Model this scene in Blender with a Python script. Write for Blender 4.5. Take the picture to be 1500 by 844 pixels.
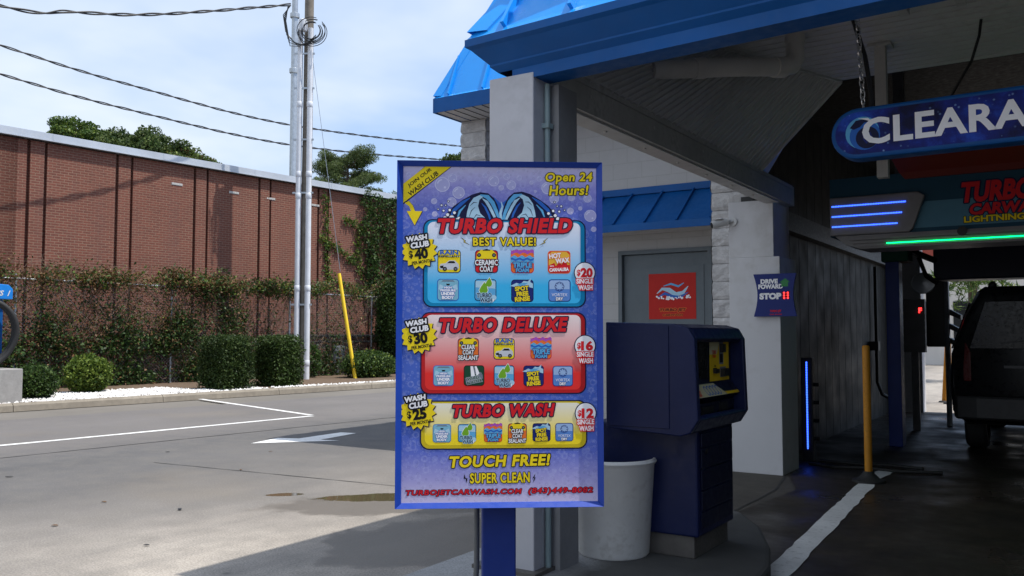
import bpy, bmesh, math, random
import numpy as np
from mathutils import Vector, Matrix, noise as mnoise
R = math.radians
random.seed(7); rng = np.random.default_rng(11)
for o in list(bpy.data.objects): bpy.data.objects.remove(o)
scene = bpy.context.scene
col = scene.collection

# ------------------------------------------------------------------ camera
cam_d = bpy.data.cameras.new('camera'); cam = bpy.data.objects.new('camera', cam_d); col.objects.link(cam)
cam.location = (0, 0, 1.4); cam.rotation_euler = (R(90 + 3.1), 0, R(33))
cam_d.sensor_width = 36; cam_d.lens = 36 * 1280 / 1500; cam_d.clip_start = .05; cam_d.clip_end = 2000
scene.camera = cam
# ------------------------------------------------------------------ sky and sun
SUN = Vector((.46, .20, 1.0)).normalized()
EL = math.asin(SUN.z); AZ = math.atan2(SUN.x, SUN.y)
world = bpy.data.worlds.new('World'); scene.world = world; world.use_nodes = True
wt = world.node_tree; wt.nodes.clear()
def wn(t, **k):
    n = wt.nodes.new(t)
    for a, b in k.items(): setattr(n, a, b)
    return n
wo = wn('ShaderNodeOutputWorld'); bg = wn('ShaderNodeBackground'); sky = wn('ShaderNodeTexSky')
sky.sky_type = 'NISHITA'; sky.sun_disc = False; sky.sun_elevation = EL; sky.sun_rotation = AZ
sky.altitude = 10; sky.air_density = 1.0; sky.dust_density = 2.2; sky.ozone_density = 1.3
tc = wn('ShaderNodeTexCoord'); sx = wn('ShaderNodeSeparateXYZ'); wt.links.new(tc.outputs['Generated'], sx.inputs[0])
def wm(op, a, b):
    n = wn('ShaderNodeMath', operation=op)
    for i, v in enumerate((a, b)):
        if isinstance(v, (int, float)): n.inputs[i].default_value = v
        else: wt.links.new(v, n.inputs[i])
    return n.outputs[0]
den = wm('ADD', sx.outputs['Z'], .22)
cx_ = wm('DIVIDE', sx.outputs['X'], den); cy_ = wm('DIVIDE', sx.outputs['Y'], den)
cb = wn('ShaderNodeCombineXYZ'); wt.links.new(cx_, cb.inputs[0]); wt.links.new(cy_, cb.inputs[1])
cb.inputs[2].default_value = 3.7
nz = wn('ShaderNodeTexNoise'); nz.inputs['Scale'].default_value = .95; nz.inputs['Detail'].default_value = 5
nz.inputs['Roughness'].default_value = .5; nz.inputs['Distortion'].default_value = .15
wt.links.new(cb.outputs[0], nz.inputs['Vector'])
# clouds gather to the west (-X), clearer to the north
west = wm('MULTIPLY', sx.outputs['X'], -.30); msk = wm('ADD', nz.outputs[0], west)
north = wm('MULTIPLY', sx.outputs['Y'], -.24); msk = wm('ADD', msk, north)
rp = wn('ShaderNodeValToRGB'); rp.color_ramp.elements[0].position = .49; rp.color_ramp.elements[1].position = .68
rp.color_ramp.elements[0].color = (.0, .0, .0, 1); rp.color_ramp.elements[1].color = (.85, .85, .85, 1)   # hazy summer sky with soft clouds
wt.links.new(msk, rp.inputs[0])
mx = wn('ShaderNodeMix', data_type='RGBA'); wt.links.new(rp.outputs[0], mx.inputs[0])
vl = wn('ShaderNodeMix', data_type='RGBA'); vl.inputs[0].default_value = .56; vl.inputs[7].default_value = (2.7, 4.0, 6.3, 1)   # summer haze
hs = wn('ShaderNodeHueSaturation'); hs.inputs['Saturation'].default_value = .86; hs.inputs['Value'].default_value = 1.0
wt.links.new(sky.outputs[0], hs.inputs['Color']); wt.links.new(hs.outputs[0], vl.inputs[6]); wt.links.new(vl.outputs[2], mx.inputs[6])
mx.inputs[7].default_value = (4.9, 5.35, 5.9, 1)
wt.links.new(mx.outputs[2], bg.inputs[0]); bg.inputs[1].default_value = .15
wt.links.new(bg.outputs[0], wo.inputs[0])
sun_d = bpy.data.lights.new('sun', 'SUN'); sun_d.energy = 4.2; sun_d.angle = R(.5); sun_d.color = (1, .95, .87)
sun = bpy.data.objects.new('sun', sun_d); col.objects.link(sun)
sun.rotation_euler = SUN.to_track_quat('Z', 'Y').to_euler(); sun.location = (30, 20, 60)
vs = scene.view_settings; vs.view_transform = 'Standard'; vs.look = 'None'; vs.gamma = 1; vs.use_curve_mapping = False
vs.exposure = 0.3
scene.cycles.max_bounces = 8; scene.cycles.diffuse_bounces = 4; scene.cycles.sample_clamp_indirect = 8

# ------------------------------------------------------------------ materials
def S(r, g, b):
    f = lambda c: (c / 255 / 12.92) if c / 255 <= .04045 else ((c / 255 + .055) / 1.055) ** 2.4
    return (f(r), f(g), f(b))
class Mat:
    def __init__(s, name, c=(.5, .5, .5), rough=.6, metal=0, spec=None):
        s.m = bpy.data.materials.new(name); s.m.use_nodes = True; s.t = s.m.node_tree
        s.p = s.t.nodes['Principled BSDF']; s.p.inputs['Base Color'].default_value = (*c, 1)
        s.p.inputs['Roughness'].default_value = rough; s.p.inputs['Metallic'].default_value = metal
        if spec is not None: s.p.inputs['Specular IOR Level'].default_value = spec
    def n(s, t, **k):
        x = s.t.nodes.new(t)
        for a, b in k.items(): setattr(x, a, b)
        return x
    def l(s, a, b): s.t.links.new(a, b)
    def co(s):
        if not hasattr(s, '_c'): s._c = s.n('ShaderNodeTexCoord')
        return s._c.outputs['Object']
    def noise(s, scale, detail=5, rough=.55, vec=None, dist=0):
        x = s.n('ShaderNodeTexNoise'); x.inputs['Scale'].default_value = scale; x.inputs['Detail'].default_value = detail
        x.inputs['Roughness'].default_value = rough; x.inputs['Distortion'].default_value = dist
        s.l(vec or s.co(), x.inputs['Vector']); return x.outputs[0]
    def scaled(s, v):
        m = s.n('ShaderNodeMapping'); m.inputs['Scale'].default_value = v; s.l(s.co(), m.inputs[0]); return m.outputs[0]
    def ramp(s, fac, stops):
        x = s.n('ShaderNodeValToRGB'); e = x.color_ramp.elements
        while len(e) < len(stops): e.new(.5)
        for k, (pos, c) in enumerate(stops):
            e[k].position = pos; e[k].color = (*c, 1) if hasattr(c, '__len__') else (c, c, c, 1)
        s.l(fac, x.inputs[0]); return x.outputs[0]
    def mix(s, fac, a, b, mode='MIX'):
        x = s.n('ShaderNodeMix', data_type='RGBA', blend_type=mode)
        for i, v in ((0, fac), (6, a), (7, b)):
            if isinstance(v, (int, float)): x.inputs[i].default_value = v
            elif isinstance(v, (tuple, list)): x.inputs[i].default_value = (*v, 1)
            else: s.l(v, x.inputs[i])
        return x.outputs[2]
    def math(s, op, a, b=0.0):
        x = s.n('ShaderNodeMath', operation=op)
        for i, v in enumerate((a, b)):
            if isinstance(v, (int, float)): x.inputs[i].default_value = v
            else: s.l(v, x.inputs[i])
        return x.outputs[0]
    def rng(s, v, a, b, c=0, d=1):
        x = s.n('ShaderNodeMapRange')
        for i, q in enumerate((a, b, c, d)): x.inputs[i + 1].default_value = q
        s.l(v, x.inputs[0]); return x.outputs[0]
    def axes(s):
        x = s.n('ShaderNodeSeparateXYZ'); s.l(s.co(), x.inputs[0]); return x.outputs
    def base(s, o): s.l(o, s.p.inputs['Base Color']); return s
    def rgh(s, o): s.l(o, s.p.inputs['Roughness']); return s
    def bump(s, h, strength=.3, dist=.01):
        x = s.n('ShaderNodeBump'); x.inputs['Strength'].default_value = strength; x.inputs['Distance'].default_value = dist
        s.l(h, x.inputs['Height']); s.l(x.outputs[0], s.p.inputs['Normal']); return s
def worn(name, c, rough=.6, var=.18, scale=3, metal=0, bump=.08, bscale=40, dirt=None, spec=None):
    """a surface of one colour with uneven wear, grime and a fine bump"""
    m = Mat(name, c, rough, metal, spec)
    n1 = m.noise(scale, 6, .62); n2 = m.noise(scale * 9, 3)
    lo = tuple(x * (1 - var) for x in c); hi = tuple(min(1, x * (1 + var * .6)) for x in c)
    k = m.ramp(n1, [(.3, lo), (.7, hi)])
    if dirt: k = m.mix(m.ramp(m.math('MULTIPLY', n1, n2), [(.27, 0), (.46, .55)]), k, dirt)
    m.base(k); m.rgh(m.rng(n2, .3, .7, max(.03, rough - .1), min(1, rough + .1)))
    if bump: m.bump(m.noise(bscale, 4), bump, .004)
    return m.m
def emit(name, c, st):
    m = Mat(name, (0.01, 0.01, 0.01), .5); m.p.inputs['Emission Color'].default_value = (*c, 1)
    m.p.inputs['Emission Strength'].default_value = st; return m.m
def ink(name, rgb, rough=.42):
    m = Mat(name, S(*rgb), .55, 0, .25); c = S(*rgb)
    m.base(m.ramp(m.noise(14, 3), [(.3, tuple(x * .93 for x in c)), (.7, c)])); return m.m
def zgrad(name, stops, z0, z1, rough=.4, drops=None):
    """a printed vertical colour gradient (ink on the panel)"""
    m = Mat(name, (1, 1, 1), .55, 0, .25); a = m.axes()
    k = m.ramp(m.rng(a[2], z0, z1), stops)
    if drops:
        def spots(scale, r, lum, seed):
            v = m.n('ShaderNodeTexVoronoi'); v.inputs['Scale'].default_value = scale; v.inputs['Randomness'].default_value = 1
            mp = m.n('ShaderNodeMapping'); mp.inputs['Location'].default_value = (seed, 0, seed * 2); m.l(m.co(), mp.inputs[0])
            m.l(mp.outputs[0], v.inputs['Vector'])
            return m.ramp(v.outputs['Distance'], [(r * .35, 0), (r * .8, lum), (r, 0)])
        k = m.mix(spots(30, .42, .17, 1), k, (.62, .66, .92)); k = m.mix(spots(75, .40, .20, 5), k, (.55, .6, .9))
        k = m.mix(spots(52, .34, .20, 9), k, (.035, .05, .25))
    m.base(k); return m.m
M = {}
def brickmat(name, c1, c2, mortar, bw, rh, ms, bumpd=.006, bias=0, rough=.85, streak=True):
    m = Mat(name, c1, rough); a = m.axes(); cb = m.n('ShaderNodeCombineXYZ')
    m.l(m.math('ADD', a[1], a[0]), cb.inputs[0]); m.l(a[2], cb.inputs[1])
    b = m.n('ShaderNodeTexBrick'); b.inputs['Scale'].default_value = 1; b.inputs['Brick Width'].default_value = bw
    b.inputs['Row Height'].default_value = rh; b.inputs['Mortar Size'].default_value = ms; b.inputs['Bias'].default_value = bias
    b.inputs['Color1'].default_value = (*c1, 1); b.inputs['Color2'].default_value = (*c2, 1); b.inputs['Mortar'].default_value = (*mortar, 1)
    b.inputs['Mortar Smooth'].default_value = .2
    m.l(cb.outputs[0], b.inputs['Vector'])
    k = m.mix(m.ramp(m.noise(.7, 7, .65), [(.3, 0), (.75, .55 if streak else .15)]), b.outputs[0], tuple(x * .62 for x in c1))
    if streak: k = m.mix(m.ramp(m.noise(1, 5, .6, m.scaled((2.2, 2.2, .18))), [(.5, 0), (.78, .45)]), k, tuple(x * .5 + .03 for x in c1))
    k = m.mix(m.ramp(m.noise(16, 3), [(.42, 0), (.8, .35 if streak else .08)]), k, tuple(min(1, x * 1.5) for x in c1))
    m.base(k)
    h = m.math('ADD', m.math('MULTIPLY', b.outputs['Fac'], -1.0), m.math('MULTIPLY', m.noise(55, 4), .35))
    m.bump(h, .7 if streak else .35, bumpd); return m.m
M['brick'] = brickmat('red_brick', (.175, .055, .034), (.115, .038, .026), (.27, .175, .12), .205, .068, .0085, bias=-.2)
M['block'] = brickmat('added_wall_block', (.43, .425, .425), (.42, .415, .415), (.375, .37, .365), .40, .20, .006, .002, streak=False)
M['rib_panel'] = worn('shade_dark_wall_panel', (.022, .024, .024), .55, .02, .3, bump=0, spec=.15)  # white panels; the bay's darkness is put into this near-black colour
def splitface():
    m = Mat('split_face_block', (.5, .49, .48), .9); n = m.noise(9, 8, .68); c = m.ramp(n, [(.25, (.34, .335, .34)), (.7, (.60, .59, .59))])
    m.base(c); m.bump(m.math('ADD', n, m.math('MULTIPLY', m.noise(38, 6, .7), .5)), 1, .022); return m.m
M['split'] = splitface()
M['blue_roof'] = worn('blue_metal_roof', (.006, .29, .84), .36, .08, 1.5, 0, .03, 8)
M['blue_trim'] = worn('blue_metal_trim', (.004, .082, .29), .5, .16, 2.0, 0, .03, 8, spec=.22)
M['flash'] = worn('pale_metal_flashing', (.50, .53, .57), .4, .15, 1.0, .3)
M['grey_paint'] = worn('grey_painted_metal', (.46, .46, .49), .5, .12, 2, dirt=(.38, .38, .40))
M['beam'] = worn('grey_beam_paint', (.46, .45, .43), .55, .18, 3, dirt=(.2, .19, .17))
M['soffit'] = worn('white_soffit_board', (.55, .54, .53), .45, .12, 1.0, dirt=(.36, .35, .33))
M['white_col'] = worn('white_column_render', (.60, .60, .62), .7, .07, .8, dirt=(.44, .43, .41), bump=.25, bscale=22)
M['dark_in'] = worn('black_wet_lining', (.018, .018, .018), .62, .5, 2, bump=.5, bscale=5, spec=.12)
M['door_paint'] = worn('grey_door_paint', (.10, .125, .145), .5, .12, 2)
M['pvc'] = worn('white_plastic_pipe', (.60, .58, .54), .4, .12, 3)
M['galv'] = worn('galvanised_steel', (.42, .45, .48), .42, .2, 6, .7)
M['conduit'] = worn('grey_plastic_conduit', (.66, .68, .72), .45, .1, 4)
M['teal_pipe'] = worn('pale_green_conduit', (.24, .32, .33), .45, .1, 4)
M['black'] = worn('black_plastic', (.015, .015, .016), .45, .3, 5)
M['rubber'] = worn('black_rubber', (.02, .02, .02), .7, .3, 5)
M['darkgrey'] = worn('dark_grey_metal', (.06, .06, .065), .45, .3, 5)
M['grey_pipe'] = worn('grey_flex_pipe', (.09, .095, .10), .5, .2, 6)
M['chrome'] = worn('zinc_chain', (.6, .6, .6), .3, .15, 20, .9)
M['navy'] = worn('navy_enamel', (.008, .014, .064), .38, .15, 3, dirt=(.02, .026, .07), spec=.25)
M['navy_dk'] = worn('dark_navy_enamel', (.005, .008, .032), .42, .12, 3, spec=.25)
M['sign_blue'] = worn('blue_sign_metal', (.014, .055, .36), .4, .10, 4, spec=.3)
M['post_blue'] = worn('blue_post_enamel', (.013, .036, .22), .4, .12, 4, spec=.3)
M['yellow'] = worn('yellow_plastic', (.80, .47, .02), .5, .12, 5, dirt=(.25, .15, .03))
M['guard_yellow'] = worn('yellow_guy_guard', (.85, .58, .02), .45, .08, 5)
M['amber'] = worn('amber_bollard_plastic', (.52, .22, .018), .5, .15, 5, dirt=(.2, .09, .02), spec=.3)
M['can'] = worn('cream_plastic_bin', (.80, .79, .76), .5, .10, 3, dirt=(.50, .47, .42), bump=.12, bscale=14)
M['wood'] = worn('weathered_pole_wood', (.19, .165, .135), .85, .35, 3, bump=.3, bscale=30)
M['wire'] = worn('black_cable', (.018, .018, .02), .4, .2, 5)
M['bark'] = worn('tree_bark', (.10, .075, .05), .9, .4, 5, bump=.4, bscale=25)
M['twig'] = worn('dry_twig', (.185, .125, .09), .9, .4, 7)
M['white'] = worn('white_enamel', (.62, .62, .62), .4, .1, 4)
M['gantry_grey'] = worn('grey_moulded_cover', (.22, .21, .21), .45, .15, 3)
M['blue_box'] = worn('bright_blue_housing', (.01, .20, .62), .35, .1, 3)
M['plate'] = worn('dark_steel_plinth', (.12, .11, .10), .5, .35, 6, .3)
def concrete(name, a, b, rough=.85, scale=.6, wet=None, spec=None):
    m = Mat(name, a, rough, 0, spec); n1 = m.noise(scale, 9, .66); n2 = m.noise(scale * 7, 6, .6); n3 = m.noise(180, 3)
    k = m.ramp(n1, [(.28, b), (.72, a)])
    k = m.mix(m.ramp(n2, [(.35, .5), (.65, 0)]), k, tuple(x * .72 for x in b))
    k = m.mix(m.ramp(n3, [(.35, .35), (.6, 0)]), k, tuple(x * .5 for x in b))
    m.base(k); m.bump(m.math('ADD', n3, m.math('MULTIPLY', n2, .6)), .35, .004)
    if wet: m.rgh(m.ramp(m.noise(.9, 6, .6), [(.35, wet[0]), (.65, wet[1])]))
    return m.m
M['kerb'] = concrete('kerb_concrete', (.34, .30, .24), (.22, .19, .15), scale=1.1)
M['island'] = None
def islandm():
    m = Mat('island_concrete', (.3, .3, .3), .8); ax = m.axes(); n1 = m.noise(1.6, 8, .65); n3 = m.noise(120, 3)
    dry = m.ramp(n1, [(.3, (.26, .26, .26)), (.7, (.40, .40, .395))]); wet = m.ramp(n1, [(.3, (.040, .040, .038)), (.7, (.085, .084, .08))])  # dry: the pale concrete tone, wet: the dark one
    k = m.mix(m.rng(m.math('ADD', ax[0], m.math('MULTIPLY', m.math('SUBTRACT', n1, .5), 1.1)), -2.45, -2.1), dry, wet)  # concrete tone runs from pale to dark as X rises
    k = m.mix(m.ramp(n3, [(.36, .4), (.6, 0)]), k, (.06, .06, .058)); m.base(k); m.bump(n3, .4, .004); return m.m
M['island'] = islandm()
M['bay_floor'] = concrete('wet_bay_concrete', (.078, .062, .043), (.020, .017, .013), .45, 1.5, wet=(.22, .75), spec=.2)
M['apron'] = concrete('damp_apron_concrete', (.125, .112, .095), (.065, .058, .05), .7, 1.1, spec=.25)
M['vac_block'] = concrete('grey_cast_concrete', (.42, .41, .39), (.30, .29, .28), scale=1.5)
def lot():
    m = Mat('lot_concrete', (.3, .28, .26), .86); a = m.axes()
    warp = m.math('ADD', a[0], m.math('MULTIPLY', m.math('SUBTRACT', m.noise(.23, 6, .6), .5), 6.5))
    zone = m.ramp(m.rng(warp, -9.3, -4.3), [(0, 0), (.36, .10), (.62, .40), (1, 1)])          # worn grey lane -> pale slab
    n1 = m.noise(.5, 9, .68); n2 = m.noise(3.2, 7, .62); n3 = m.noise(78, 4, .68); n4 = m.noise(27, 4, .6)
    lane = m.ramp(n1, [(.3, (.062, .062, .065)), (.7, (.094, .092, .094))])
    older = m.ramp(n1, [(.3, (.112, .104, .102)), (.7, (.165, .153, .149))])
    dark = m.mix(m.rng(m.math('ADD', a[0], m.math('MULTIPLY', n2, .8)), -9.2, -10.6), lane, older)
    pale = m.ramp(n1, [(.28, (.29, .252, .215)), (.70, (.43, .39, .34))])
    k = m.mix(zone, dark, pale)
    streak = m.noise(1, 6, .62, m.scaled((1.5, .11, 1)))                              # tyre-polished lanes run with the drive
    k = m.mix(m.ramp(streak, [(.50, 0), (.74, .55)]), k, (.105, .103, .102))
    k = m.mix(m.ramp(n2, [(.34, .42), (.60, 0)]), k, (.15, .138, .122))
    k = m.mix(m.ramp(m.noise(.33, 5, .5), [(.60, 0), (.70, .28)]), k, (.20, .165, .12))
    k = m.mix(m.ramp(n3, [(.34, .62), (.56, 0)]), k, (.10, .093, .088))
    k = m.mix(m.ramp(n3, [(.58, 0), (.76, .40)]), k, (.66, .62, .56))
    k = m.mix(m.ramp(n4, [(.64, 0), (.74, .45)]), k, (.08, .074, .068))
    v = m.n('ShaderNodeTexVoronoi'); v.inputs['Scale'].default_value = 1.7; m.l(m.co(), v.inputs['Vector'])     # oil drips
    k = m.mix(m.math('MULTIPLY', m.ramp(v.outputs['Distance'], [(.03, .8), (.075, 0)]), m.ramp(n1, [(.45, 0), (.55, 1)])), k, (.05, .048, .045))
    def patch(cx, cy, ru, rv, wob, e0, e1):
        X = m.math('ADD', a[0], -cx); Y = m.math('ADD', a[1], -cy)
        u = m.math('ADD', m.math('MULTIPLY', X, .76), m.math('MULTIPLY', Y, .65)); w = m.math('SUBTRACT', m.math('MULTIPLY', Y, .76), m.math('MULTIPLY', X, .65))
        u = m.math('DIVIDE', m.math('ADD', u, m.math('MULTIPLY', m.math('SUBTRACT', m.noise(1.7, 5), .5), wob * 2)), ru)
        w = m.math('DIVIDE', m.math('ADD', w, m.math('MULTIPLY', m.math('SUBTRACT', m.noise(2.3, 6, .6), .5), wob)), rv)
        q = m.math('ADD', m.math('MULTIPLY', u, u), m.math('MULTIPLY', w, w)); return m.ramp(q, [(e0, 1), (e1, 0)])
    damp = m.math('MAXIMUM', patch(-4.45, 5.95, 1.7, .50, .8, .70, .95), patch(-3.55, 4.9, 1.0, .8, .9, .75, .95)); wet = m.math('MAXIMUM', patch(-4.9, 5.98, 1.0, .21, .30, .70, .85), patch(-5.90, 5.44, .20, .085, .12, .70, .9))
    k = m.mix(m.math('MULTIPLY', damp, .80), k, (.105, .086, .064)); k = m.mix(wet, k, (.085, .070, .040)); rgh = m.mix(damp, (.86, .86, .86), (.5, .5, .5)); rgh = m.mix(wet, rgh, (.04, .04, .04)); m.rgh(rgh)
    m.base(k); hgt = m.mix(wet, m.math('ADD', n3, m.math('MULTIPLY', n4, .6)), (.6, .6, .6)); m.bump(hgt, .55, .004); return m.m
M['lot'] = lot()
def paint():
    m = Mat('worn_white_paint', (.8, .8, .8), .7); k = m.mix(m.ramp(m.noise(26, 6, .7), [(.30, .75), (.47, 0)]), (.74, .74, .73), (.26, .25, .24))
    k = m.mix(m.ramp(m.noise(2.6, 5), [(.35, .4), (.62, 0)]), k, (.42, .41, .40)); m.base(k); return m.m
M['paint'] = paint()
def damp():
    m = Mat('damp_concrete', (.12, .10, .08), .45); n = m.noise(4, 6, .65)
    m.base(m.ramp(n, [(.3, (.13, .112, .09)), (.7, (.21, .185, .15))])); m.rgh(m.ramp(n, [(.35, .35), (.65, .75)])); return m.m
M['damp'] = damp()
M['joint'] = worn('dark_joint_filler', (.035, .033, .03), .8, .4, 8)
def water():
    m = Mat('puddle_water', (.10, .082, .045), .03); m.base(m.ramp(m.noise(3, 5), [(.35, (.065, .055, .035)), (.7, (.13, .105, .06))])); return m.m
M['water'] = water()
M['mulch'] = concrete('brown_mulch', (.20, .135, .085), (.09, .06, .038), .95, 6)
def gravelm():
    m = Mat('white_pebbles', (.7, .7, .68), .8); g = m.n('ShaderNodeNewGeometry')
    m.base(m.ramp(g.outputs['Random Per Island'], [(0, (.48, .46, .43)), (.5, (.72, .71, .69)), (1, (.84, .83, .82))])); return m.m
M['gravel'] = gravelm()
def leafm(name, stops, trans=.28, rough=.55):
    m = Mat(name, stops[0][1], rough); g = m.n('ShaderNodeNewGeometry')
    k = m.ramp(g.outputs['Random Per Island'], stops)
    k = m.mix(m.ramp(m.noise(.9, 3), [(.35, .35), (.65, 0)]), k, tuple(x * .55 for x in stops[0][1]))
    m.base(k); m.p.inputs['Specular IOR Level'].default_value = .3
    t = m.n('ShaderNodeBsdfTranslucent'); m.l(k, t.inputs[0]); s = m.n('ShaderNodeMixShader'); s.inputs[0].default_value = trans
    m.l(m.p.outputs[0], s.inputs[1]); m.l(t.outputs[0], s.inputs[2])
    m.l(s.outputs[0], m.t.nodes['Material Output'].inputs[0]); return m.m
M['leaf_dark'] = leafm('dark_green_leaf', [(0, (.018, .038, .012)), (.6, (.035, .075, .018)), (1, (.07, .12, .03))])
M['leaf_mid'] = leafm('mid_green_leaf', [(0, (.035, .07, .015)), (.6, (.06, .12, .022)), (1, (.11, .17, .035))])
M['leaf_light'] = leafm('yellow_green_leaf', [(0, (.07, .12, .018)), (.6, (.15, .22, .03)), (1, (.25, .31, .05))])
M['leaf_hedge'] = leafm('hedge_leaf', [(0, (.020, .040, .010)), (.6, (.045, .08, .016)), (1, (.085, .12, .028))])
M['leaf_dry'] = leafm('dry_brown_leaf', [(0, (.10, .05, .022)), (.5, (.19, .10, .045)), (1, (.30, .19, .09))])
M['leaf_tree'] = leafm('tree_leaf', [(0, (.045, .075, .02)), (.6, (.085, .13, .032)), (1, (.15, .19, .05))])
M['needle'] = leafm('pine_needle', [(0, (.06, .09, .028)), (.6, (.10, .14, .04)), (1, (.16, .19, .06))])
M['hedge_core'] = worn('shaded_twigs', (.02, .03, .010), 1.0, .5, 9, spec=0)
M['glass_dark'] = worn('dark_glass', (.005, .006, .007), .22, .3, 3, spec=.3)
M['truck'] = worn('black_wet_car_paint', (.007, .008, .009), .32, .3, 2, spec=.25)
M['tail'] = worn('red_lamp_lens', (.10, .008, .007), .3, .2, 5, spec=.3)
M['tyre'] = worn('tyre_rubber', (.018, .018, .018), .75, .3, 8)
M['beige_far'] = worn('pale_render', (.60, .57, .53), .8, .1, .6)
M['led_blue'] = emit('blue_led', (.03, .10, 1.0), 4.5)
M['led_green'] = emit('green_led', (.0, 1.0, .22), 3.2)
M['led_red'] = emit('red_led', (1.0, .02, .02), 5)
M['led_dim_green'] = emit('unlit_green_arrow', (.0, .35, .08), .12)

# ------------------------------------------------------------------ mesh building
def root_of(o):
    while o.parent: o = o.parent
    return o
class MB:
    """collects shapes; build() links them as ONE mesh object (world coordinates unless local)"""
    def __init__(s): s.v = []; s.f = []; s.mi = []; s.k = 0
    def mat(s, k): s.k = k; return s
    def add(s, vs, fs):
        b = len(s.v); s.v += [tuple(v) for v in vs]
        for f in fs: s.f.append(tuple(i + b for i in f)); s.mi.append(s.k)
        return s
    def poly(s, pts): return s.add(pts, [tuple(range(len(pts)))])
    def box(s, x0, x1, y0, y1, z0, z1):
        return s.add([(x0, y0, z0), (x1, y0, z0), (x1, y1, z0), (x0, y1, z0), (x0, y0, z1), (x1, y0, z1), (x1, y1, z1), (x0, y1, z1)],
                     [(0, 3, 2, 1), (4, 5, 6, 7), (0, 1, 5, 4), (1, 2, 6, 5), (2, 3, 7, 6), (3, 0, 4, 7)])
    def prism(s, pts, z0, z1):
        n = len(pts)
        return s.add([(x, y, z0) for x, y in pts] + [(x, y, z1) for x, y in pts],
                     [tuple(reversed(range(n))), tuple(range(n, 2 * n))] + [(i, (i + 1) % n, n + (i + 1) % n, n + i) for i in range(n)])
    def slab(s, pts, off):
        """extrude a 3D polygon by a vector"""
        n = len(pts); o = Vector(off); p = [Vector(q) for q in pts]
        return s.add(p + [q + o for q in p], [tuple(range(n)), tuple(reversed(range(n, 2 * n)))] + [(i, n + i, n + (i + 1) % n, (i + 1) % n) for i in range(n)])
    def tube(s, pts, r, seg=8, cap=True, r1=None):
        P = [Vector(p) for p in pts]; n = len(P); rings = []; up = None
        for i, p in enumerate(P):
            t = (P[min(i + 1, n - 1)] - P[max(i - 1, 0)]).normalized()
            if up is None:
                up = Vector((0, 0, 1)) if abs(t.z) < .9 else Vector((1, 0, 0))
            a = t.cross(up).normalized(); b = a.cross(t).normalized(); up = b
            rr = r if r1 is None else r + (r1 - r) * i / max(1, n - 1)
            if hasattr(r, '__len__'): rr = r[i]
            rings.append([p + a * rr * math.cos(2 * math.pi * k / seg) + b * rr * math.sin(2 * math.pi * k / seg) for k in range(seg)])
        vs = [v for ring in rings for v in ring]
        fs = [(i * seg + k, i * seg + (k + 1) % seg, (i + 1) * seg + (k + 1) % seg, (i + 1) * seg + k) for i in range(n - 1) for k in range(seg)]
        if cap: fs += [tuple(reversed(range(seg))), tuple(range((n - 1) * seg, n * seg))]
        return s.add(vs, fs)
    def lathe(s, c, prof, seg=24, axis='z'):
        """prof: list of (radius, height) about a vertical axis at c"""
        vs = []; n = len(prof)
        for r, h in prof:
            for k in range(seg):
                a = 2 * math.pi * k / seg; p = (r * math.cos(a), r * math.sin(a), h)
                if axis == 'x': p = (h, p[0], p[1])
                if axis == 'y': p = (p[0], h, p[1])
                vs.append((c[0] + p[0], c[1] + p[1], c[2] + p[2]))
        fs = [(i * seg + k, i * seg + (k + 1) % seg, (i + 1) * seg + (k + 1) % seg, (i + 1) * seg + k) for i in range(n - 1) for k in range(seg)]
        return s.add(vs, fs)
    def bar(s, a, b, w, h, up=(0, 0, 1)):
        """a rectangular bar from a to b, w wide, h tall above the line"""
        a, b = Vector(a), Vector(b); t = (b - a).normalized(); u = Vector(up); sd = t.cross(u).normalized(); u = sd.cross(t).normalized()
        q = [sd * -w / 2, sd * w / 2, sd * w / 2 + u * h, sd * -w / 2 + u * h]
        return s.add([a + x for x in q] + [b + x for x in q], [(0, 1, 2, 3), (7, 6, 5, 4), (0, 4, 5, 1), (1, 5, 6, 2), (2, 6, 7, 3), (3, 7, 4, 0)])
    def build(s, name, mats, parent=None, smooth=False, bevel=0, local=False, fix=True):
        me = bpy.data.meshes.new(name); V = s.v
        if parent is not None and not local:
            r = root_of(parent); inv = (Matrix.Translation(r.location) @ Matrix.Rotation(r.rotation_euler.z, 4, 'Z')).inverted()
            V = [inv @ Vector(v) for v in V]
        me.from_pydata([tuple(v) for v in V], [], s.f)
        mats = mats if isinstance(mats, (list, tuple)) else [mats]
        for m in mats: me.materials.append(m)
        me.polygons.foreach_set('material_index', s.mi)
        if fix:
            bm = bmesh.new(); bm.from_mesh(me); bmesh.ops.recalc_face_normals(bm, faces=bm.faces); bm.to_mesh(me); bm.free()
        if smooth: me.polygons.foreach_set('use_smooth', [True] * len(me.polygons))
        o = bpy.data.objects.new(name, me); col.objects.link(o)
        if parent is not None: o.parent = parent
        if bevel:
            b = o.modifiers.new('bevel', 'BEVEL'); b.width = bevel; b.segments = 2; b.limit_method = 'ANGLE'; b.angle_limit = R(40)
            b.harden_normals = False
        if smooth:
            me.set_sharp_from_angle(angle=R(42))
        return o
def tag(o, label=None, cat=None, group=None, kind=None):
    if label: o['label'] = label
    if cat: o['category'] = cat
    if group: o['group'] = group
    if kind: o['kind'] = kind
    return o
def thing(name, label, cat, loc=(0, 0, 0), rz=0, group=None):
    o = bpy.data.objects.new(name, None); col.objects.link(o); o.location = loc; o.rotation_euler = (0, 0, rz); o.empty_display_size = .2
    return tag(o, label, cat, group)
def copy_thing(o, loc, label):
    def rec(x, par):
        c = x.copy(); col.objects.link(c); c.parent = par
        for ch in [k for k in bpy.data.objects if k.parent == x and k is not c]: rec(ch, c)
        return c
    c = rec(o, None); c.location = loc; c['label'] = label; return c

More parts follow.
